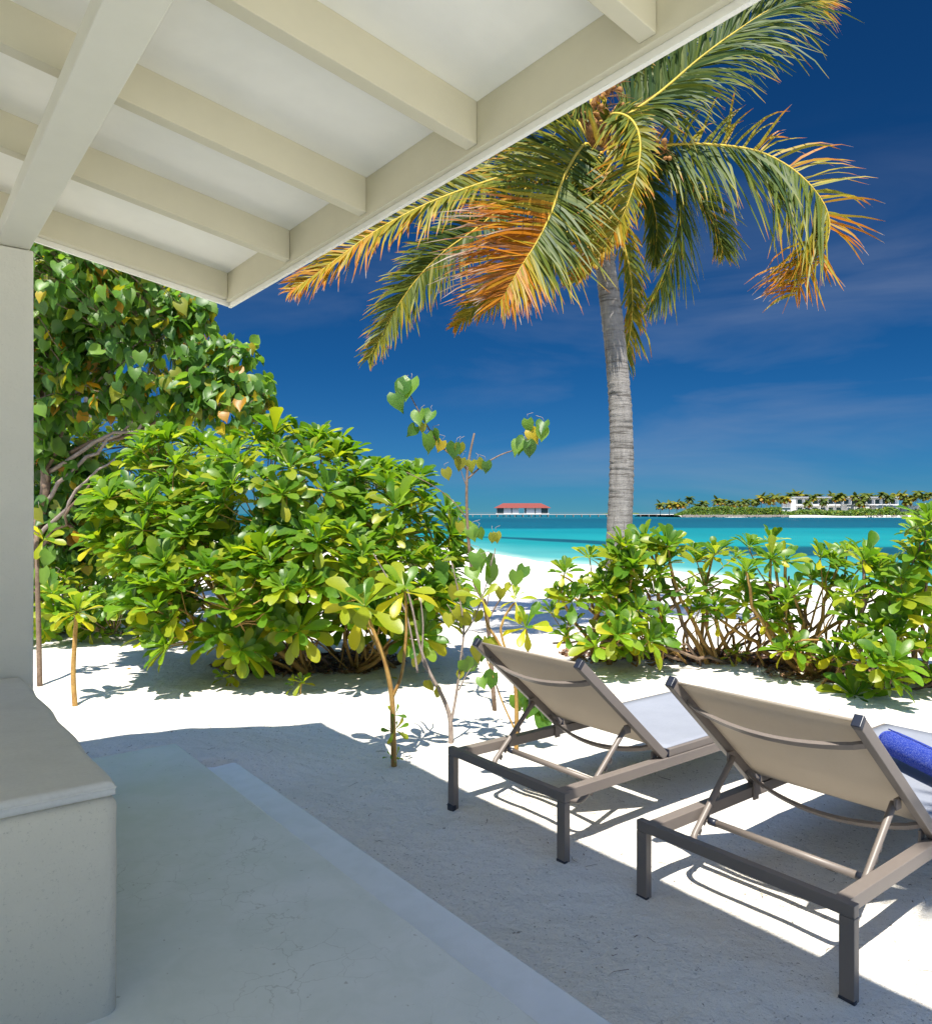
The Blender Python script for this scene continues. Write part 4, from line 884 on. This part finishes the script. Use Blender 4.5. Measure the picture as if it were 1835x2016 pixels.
for k, (x, y, s_, lab) in enumerate(((452, 1352, .15, 'larger of two tiny leafy seedlings in front of the big shrub'), (590, 1368, .11, 'smaller tiny leafy seedling to the right, in front of the litter under the big shrub'), (1448, 1312, .12, 'small sprig of leaves on the sand behind the gap between the loungers'))):
    p = B(x, y); Y = p.y
    plant('seedling', lab, 'seedling', [(((x, y, Y), (x+2, y-12, Y), (x+4, y-24, Y)), .007, .005)], [(x+4, y-26, Y, s_, 11, (0, -.35, .9), .5), (x-14, y-20, Y, s_*.8, 6, (-.6, -.3, .7), .4)])
# thin trunk peeping out behind the pillar
plant('sapling', 'thin brown stem seen close against the pillar edge, rooted in the sand beyond', 'sapling', [(((78, 1355, 6.3), (76, 1250, 6.3), (73, 1130, 6.3), (72, 1050, 6.35)), .022, .018)], [(86, 1060, 6.35, .17, 9, (.5, -.4, .7), .3)], hearts=[(92, 1100, 6.3, .12, 0), (84, 1135, 6.3, .13, 0), (80, 1015, 6.3, .12, .3), (100, 1140, 6.3, .12, 0)], mat=STEMB)

# ------------------------------------------------------------------ litter, twigs and loose bits on the sand
def scatter_litter(name, label_, quads_, n, size, mat, flatn=False):
    Vs = []; Fs = []; n0 = 0
    for k in range(n):
        (cx, cy), (rx, ry) = quads_[int(rng.integers(len(quads_)))]; a = rng.random()*6.28; q = math.sqrt(rng.random()); x = cx+math.cos(a)*rx*q; y = cy+math.sin(a)*ry*q
        z = sz(x, y)+.004+.02*rng.random()*(not flatn); s_ = size*(.5+rng.random()); d = unit(rng.normal(size=3)*(1, 1, .25)); sd = unit(np.cross(d, (0, 0, 1))+rng.normal(size=3)*.3); up = np.cross(sd, d); c = np.array((x, y, z))
        wd = s_*.22
        Vs += [c-d*s_*.5, c-sd*wd+up*s_*.06, c+sd*wd+up*s_*.1, c+d*s_*.5+up*s_*.2]; Fs.append((n0, n0+1, n0+3, n0+2)); n0 += 4
    o = mesh_np(name, np.array(Vs), np.array(Fs), mat); tag(o, kind='stuff', label=label_); return o
def ctr(x, y): p = B(x, y); return (p.x, p.y)
scatter_litter('leaf_litter', 'brown dead leaf litter lying under the shrubs', [(ctr(610, 1310), (.75, .45)), (ctr(540, 1315), (.6, .35)), (ctr(700, 1305), (.5, .4)), (ctr(1230, 1290), (.7, .35)), (ctr(1370, 1292), (.6, .35)), (ctr(1500, 1300), (.8, .3)), (ctr(1700, 1335), (.9, .35)), (ctr(1600, 1315), (.6, .3)), (ctr(170, 1225), (.9, .4))], 7000, .07, LITTER)
b = MB()
for k in range(300):
    x = -2.2+6*rng.random(); y = 2.3+6*rng.random()**1.3; u = CU*x+SU*y; v = -SU*x+CU*y
    if u < 1.6 and v < 4.1: continue
    z = sz(x, y)+.003; a = rng.random()*6.28; L_ = .015+.06*rng.random(); p = Vector((x, y, z)); d = Vector((math.cos(a), math.sin(a), 0)); n_ = Vector((-d.y, d.x, 0)); cv = rng.normal()*.5
    P = [p+d*L_*s_+n_*L_*cv*s_*s_+Vector((0, 0, .004*math.sin(3*s_))) for s_ in (0, .25, .5, .75, 1)]; P = [Vector((q.x, q.y, sz(q.x, q.y)+.002+.004*rng.random())) for q in P]
    q_ = .7+.7*rng.random()**3; b.tube(P, [.0014*q_, .0013*q_, .0012*q_, .001*q_, .0006], 4)
o = b.build('fine_twigs', TWIG, smooth=True); tag(o, kind='stuff', label='fine dry twigs and root hairs scattered on the sand')
scatter_litter('debris', 'dark crumbs of plant debris sprinkled over the white sand', [((.3, 4.6), (3.2, 2.3)), ((2.2, 4.6), (2.5, 2)), ((-1.6, 5.4), (1.6, .9)), ((2.0, 6.4), (2.5, .8))], 3600, .009, TWIG, True)
for x, y, s_, ag, lab in ((237, 1320, .15, .95, 'curled dry orange leaf lying on the bright sand left of the big shrub'), (762, 1337, .12, .62, 'fallen yellow leaf lying on the sand behind the forked sapling'), (1490, 1312+30, .07, .62, 'small yellow fallen leaf lying on the sand above the far lounger seat')):
    p = B(x, y); ai = min(range(4), key=lambda k: abs(AGES[k]-ag)); o = link('fallen_leaf', OBOM[(3, ai)]); o.location = p+Vector((0, 0, .012)); o.rotation_euler = (.1, -.1, rng.random()*.8); o.scale = (s_,)*3; tag(o, lab, 'fallen leaf')

# ------------------------------------------------------------------ far shore
YP = 560.0
def px(x, Y): return (x-917.5)/F*Y
pier = empty('long_pier', (px(1000, YP), YP, WZ), label='long low timber pier on piles crossing the lagoon below the red roof', cat='pier')
x0, x1 = px(700, YP)-pier.location.x, px(1345, YP)-pier.location.x; dk = 2.1
b = MB(); b.box(x0, x1, -1.6, 1.6, dk-.5, dk); b.build('pier_deck', PIERL, pier)
b = MB(); b.box(x0, x1, -1.75, -1.61, dk+.75, dk+.9); b.build('handrail', PIERW, pier)
x = x0
while x < x1:
    b = MB(); b.box(x-.25, x+.25, -1.5, 1.5, -2, dk-.501); b.build('pile', PIERW, pier); x += 6.2
house = empty('overwater_house', (px(1029, YP), YP+2, WZ+dk), label='white overwater building with a red hipped roof on the pier', cat='building')
hw = (1084-974)/F*YP/2; wl = hw-1.6; H1 = 4.5
b = MB(); b.box(-hw+.8, hw-.8, -1.0, 9, .0, .35); b.build('base', WHITEW, house)
segs = [(-1.0, -.72, 'g'), (-.72, -.45, 'w'), (-.45, -.39, 'g'), (-.39, -.14, 'w'), (-.14, .08, 'o'), (.08, .16, 'g'), (.16, .47, 'w'), (.47, .53, 'g'), (.53, .72, 'w'), (.72, 1.0, 'g')]
for a, c_, k in segs:
    if k == 'w': b = MB(); b.box(a*wl, c_*wl, 0, .4, .36, H1); b.build('wall', WHITEW, house)
    elif k == 'g': b = MB(); b.box(a*wl+.2, c_*wl-.2, .2, .35, .5, H1-.2); f_ = b.build('window', DARKG, house)
    for e in ((a, c_) if k == 'g' else ()): b = MB(); b.box(e*wl-.19, e*wl+.19, -.05, .45, .36, H1); b.build('post', WHITEW, house)
for a, c_ in ((-1.0, -.14), (.16, 1.0)): b = MB(); b.box(a*wl, c_*wl, 7.6, 8, .36, H1); b.build('wall', WHITEW, house)
b = MB(); z1 = H1+.01; z2 = H1+3.6; V = [(-hw-.6, -2, z1), (hw+.6, -2, z1), (hw+.6, 10, z1), (-hw-.6, 10, z1), (-hw+6.5, 3.2, z2), (hw-6.5, 3.2, z2), (hw-6.5, 4.8, z2), (-hw+6.5, 4.8, z2)]
b.add(V, [(0, 1, 5, 4), (1, 2, 6, 5), (2, 3, 7, 6), (3, 0, 4, 7), (4, 5, 6, 7), (3, 2, 1, 0)]); b.build('roof', REDR, house)
for k in range(9):
    b = MB(); xx = -hw+2+k*(2*hw-4)/8; b.box(xx-.3, xx+.3, 0, .6, -dk-2, -.01); b.build('stilt', PIERL, house)

YI = 500.0
# island ground
b = MB(); N = 60; V = []; Fq = []
for i in range(N+1):
    x = px(1338, YI)+(px(2300, YI)-px(1338, YI))*i/N; h_ = 1.6+.4*math.sin(i*.5); yf = YI+2.5*math.sin(i*.7)
    V += [(x, yf-7, WZ-.3), (x, yf-1, WZ+h_*.55), (x, yf+12, WZ+h_), (x, yf+120, WZ+h_), (x, yf+140, WZ-.5)]
for i in range(N):
    for j in range(4): a = i*5+j; Fq.append((a, a+5, a+6, a+1))
mesh_np('far_island', np.array(V), np.array(Fq), ISAND); tag(bpy.data.objects['far_island'], kind='structure')
Vs = []; Fs = []; n0 = 0     # rocks along the waterline
for k in range(1500):
    x = px(1340, YI)+(px(1545, YI)-px(1340, YI))*rng.random() if k % 5 else px(1700, YI)+(px(2000, YI)-px(1700, YI))*rng.random()
    if k % 5 == 0 and k % 2: continue
    y = YI-6.5+4*rng.random(); s_ = .5+.7*rng.random(); z = WZ+.2+.9*rng.random()
    J = rng.normal(size=(8, 3))*.18*s_; base8 = np.array([(-1,-1,-1),(1,-1,-1),(1,1,-1),(-1,1,-1),(-.7,-.7,.7),(.7,-.7,.7),(.7,.7,.7),(-.7,.7,.7)])*s_*.6+J+np.array((x, y, z))
    Vs += list(base8); Fs += [[n0+i for i in q] for q in ((4,5,6,7),(0,1,5,4),(1,2,6,5),(2,3,7,6),(3,0,4,7))]; n0 += 8
o = mesh_np('shore_rocks', np.array(Vs), np.array(Fs), ROCKM, smooth=False); tag(o, kind='stuff', label='grey rock revetment along the waterline of the far island')
# low bushes of the island: one mass of leaf clumps
Vs = []; Fs = []; As = []; n0 = 0
for k in range(26000):
    xd = 1335+rng.random()*560
    if rng.random() < .55: xd = 1335+rng.random()*200
    hmax = (3.4+3.4*(.5+.5*float(fbm(xd*.035, 1.0, 77, 3))))*float(sstep(1330, 1380, xd)); 
    if xd > 1545: hmax *= .62+.5*float(fbm(xd*.06, 4, 78, 2)); 
    if hmax < .5: continue
    y = YI+4+9*rng.random()+(0 if xd < 1545 else -2); z = WZ+1.2+hmax*rng.random()**.8; c = np.array((px(xd, YI), y, z)); s_ = .5+.5*rng.random()
    d = unit(rng.normal(size=3)); e = unit(np.cross(d, rng.normal(size=3))); Vs += [c-d*s_-e*s_*.5, c+d*s_-e*s_*.6, c+d*s_+e*s_*.5, c-d*s_+e*s_*.6]; Fs.append((n0, n0+1, n0+2, n0+3)); n0 += 4; As += [0.0 if rng.random() < .9 else .4]*4
o = mesh_np('island_bushes', np.array(Vs), np.array(Fs), FARG, age=np.array(As), smooth=False); tag(o, kind='stuff', label='low green bushes covering the shore of the far island')
# far palms: three shapes, each palm a thing of its own
def far_palm_meshes(seed, hgt, age0):
    r_ = np.random.default_rng(seed); b = MB(); P = [Vector((.5*math.sin(k*.5+seed)*k/6, 0, hgt*k/6)) for k in range(7)]; b.tube(P, [.24-.02*k for k in range(7)], 6)
    Vs = []; Fs = []; As = []; n0 = 0; top = np.array(P[-1])
    for k in range(20):
        a = k*2.4; el = .9-1.5*(k/20)+.2*r_.normal(); d = np.array((math.cos(a)*math.cos(el), math.sin(a)*math.cos(el), math.sin(el))); q = top.copy(); L_ = 4.3; prev = None; ag = age0+(.45 if k > 15 else 0)+.08*r_.normal()
        for j in range(8):
            s = unit(np.cross(d, (0, 0, 1))); wd = 1.05*math.sin(math.pi*(j+.6)/8)+.08
            dz = np.array((0, 0, -.55*wd)); Vs += [q-s*wd+dz+r_.normal(size=3)*.12, q, q+s*wd+dz+r_.normal(size=3)*.12]; As += [ag]*3
            if j: m_ = n0+3*j; Fs += [(m_-3, m_-2, m_+1, m_), (m_-2, m_-1, m_+2, m_+1)]
            q = q+d*L_/7; d = unit(d+np.array((0, 0, -.26)))
        n0 += 24
    return b, np.array(Vs), np.array(Fs), np.clip(As, 0, 1)
FP = []
for sd_, ag in ((1, .12), (2, .22), (3, .34), (4, .16)):
    b, V, Fq, A = far_palm_meshes(sd_, 1.0*9, ag); tr_ = b.build('trunk', PIERL, None, smooth=True); cr_o = mesh_np('crown', V, Fq, PALML, None, age=A, smooth=False); FP.append((tr_.data, cr_o.data)); bpy.data.objects.remove(tr_); bpy.data.objects.remove(cr_o)
# (picture x, crown top y, distance behind the shore)
FPS = [(1300, 990, 20), (1318, 990, 25), (1333, 988, 15), (1345, 988, 30), (1357, 978, 12), (1373, 991, 26), (1386, 987, 22), (1412, 982, 20), (1424, 982, 28), (1436, 985, 18), (1450, 987, 30), (1458, 986, 12), (1468, 983, 34), (1486, 982, 16), (1500, 976, 14), (1508, 975, 26), (1517, 980, 33), (1528, 973, 20), (1540, 976, 30), (1549, 977, 18), (1556, 971, 60), (1566, 968, 64), (1576, 972, 62), (1588, 974, 60), (1600, 974, 12), (1613, 973, 66), (1623, 982, 12), (1637, 971, 64), (1645, 975, 14), (1656, 972, 12), (1667, 976, 60), (1684, 974, 13), (1703, 971, 12), (1709, 972, 62), (1722, 974, 60), (1738, 969, 12), (1752, 975, 15), (1766, 972, 60), (1779, 971, 12), (1795, 975, 20), (1808, 966, 12), (1820, 972, 18), (1832, 970, 30), (1848, 968, 14), (1866, 970, 20), (1590, 986, 10), (1693, 984, 10), (1786, 982, 11)]
FL = ['first', 'second', 'third']
for i, (x, y, dy) in enumerate(FPS):
    Y = YI+dy; g = WZ+1.5; topz = EYE-(y-1012)/F*Y; hgt = topz-g-1.2; s_ = hgt/9.0
    r_ = empty('far_palm', (px(x, Y), Y, g), rng.random()*6.28, label=('short coconut palm at the far left tip of the far island, beyond the pier end' if x < 1395 else 'distant coconut palm rising over the green bushes left of the white island building' if x < 1550 else 'coconut palm standing before the long white building on the far island' if dy < 22 and x < 1775 else 'tall coconut palm behind the long white building on the far island' if dy > 40 else 'distant coconut palm at the right end of the far island, past the long building'), cat='palm tree', group='coconut palms on the far island')
    k = int(rng.integers(4)); a = link('trunk', FP[k][0], r_); c_ = link('crown', FP[k][1], r_); sx = .95+.3*rng.random(); a.scale = (sx, sx, s_); c_.scale = (sx, sx, sx); top_z = 9.0
    c_.location = (0, 0, 9*s_-9*sx); c_.location.x = .5*math.sin(6*.5+(k+1))*(a.scale[0]-sx)
# buildings on the island
def villa(x0, x1, ytop, ybot, Y, label, win, roofdark=True, depth=14, two=True):
    h0 = EYE-(ybot-1012)/F*Y; h1 = EYE-(ytop-1012)/F*Y; o = empty('island_building', (px((x0+x1)/2, Y), Y, h0), label=label, cat='building'); W = (x1-x0)/F*Y/2; H = h1-h0
    b = MB(); b.box(-W, -W+3.6, 0, depth, -1, H-.3) if two else b.box(-W, W, 0, depth, -1, H-.3); b.build('wall', WHITEW, o)
    if two:
        b = MB(); b.box(-W+3.61, W, 2.5, depth, -1, H-.6); b.build('wall', WHITEW, o); b = MB(); b.box(-W+3.61, W, 0, 2.49, H*.46, H*.46+1.1); b.build('balcony', WHITEW, o)
        n = int(W*2/5.5)
        for k in range(n+1): xx = -W+4.5+k*(2*W-5)/n; b = MB(); b.box(xx-.15, xx+.15, .1, .4, -1, H-.4); b.build('post', WHITEW, o)
        for k in range(n): 
            xx = -W+5+(k+.1)*(2*W-5)/n
            for z0_ in (.4, H*.55): b = MB(); b.box(xx, xx+3.6, 2.38, 2.48, z0_, z0_+H*.30); b.build('window', DARKG, o)
    else:
        for f_ in win: b = MB(); b.box(-W+2*W*f_-.7, -W+2*W*f_+.7, -.08, -.01, .2, H*.6); b.build('window', DARKG, o)
    b = MB(); b.box(-W-.6, W+.6, -.8, depth+.5, H-.29, H+.15); rf = b.build('roof', GREYR, o)
    if roofdark: b = MB(); b.box(-W+4, W-1, 1, depth-1, H+.16, H+.42); b.build('roof_panel', SOLARM, rf)
    return o
villa(1557, 1770, 979, 1010, YI+38, 'long two storey white building with balconies behind the island palms', [])
villa(1725, 1772, 995, 1010, YI+14, 'low cream flat roofed building in front of the long white one', [.25, .7], False, 8, False)
villa(1775, 1822, 996, 1010, YI+16, 'low white shed at the right end of the far island', [.3, .6], False, 8, False)
villa(1668, 1712, 993, 1010, YI+20, 'small white pavilion between palms before the long building', [.5], False, 8, False)
villa(1540, 1556, 999, 1011, YI+8, 'tiny pale box hut at the left end of the long white building', [.5], False, 6, False)
for x, wd, lb in ((1393, 9, 'leftmost small thatched roof among the bushes of the far island'), (1403, 9, 'thatched roof just right of the leftmost one on the far island'), (1440, 10, 'rightmost small thatched roof among the bushes of the far island'), (1425, 8, 'thatched roof just left of the rightmost one on the far island')):
    Y = YI+16; o = empty('thatched_hut', (px(x, Y), Y, WZ+1.2), label=lb, cat='hut', group='thatched huts on the far island')
    b = MB(); b.box(-2, 2, -2, 2, 0, 3.4); b.build('wall', PIERL, o); b = MB(); V = [(math.cos(k*math.pi/4)*3.6, math.sin(k*math.pi/4)*3.6, 3.3) for k in range(8)]+[(0, 0, 6)]; b.add(V, [(k, (k+1) % 8, 8) for k in range(8)]+[tuple(range(7, -1, -1))]); b.build('roof', THATCH, o)
# a far low island on the horizon
Vs = []; Fs = []; N = 40; Yh = 3500
for i in range(N+1):
    x = px(1415-1140/1.24+0+0, Yh) if False else px(1196+ (1262-1196)*i/N, Yh); h_ = 9*math.sin(math.pi*i/N)**.4*(1+.15*math.sin(i*1.7))+.2; Vs += [(x, Yh, -1), (x, Yh+20, h_), (x, Yh+300, -1)]
for i in range(N):
    for j in range(2): a = i*3+j; Fs.append((a, a+3, a+4, a+1))
o = mesh_np('distant_islet', np.array(Vs), np.array(Fs), FARG, age=np.zeros(len(Vs))); tag(o, kind='structure')
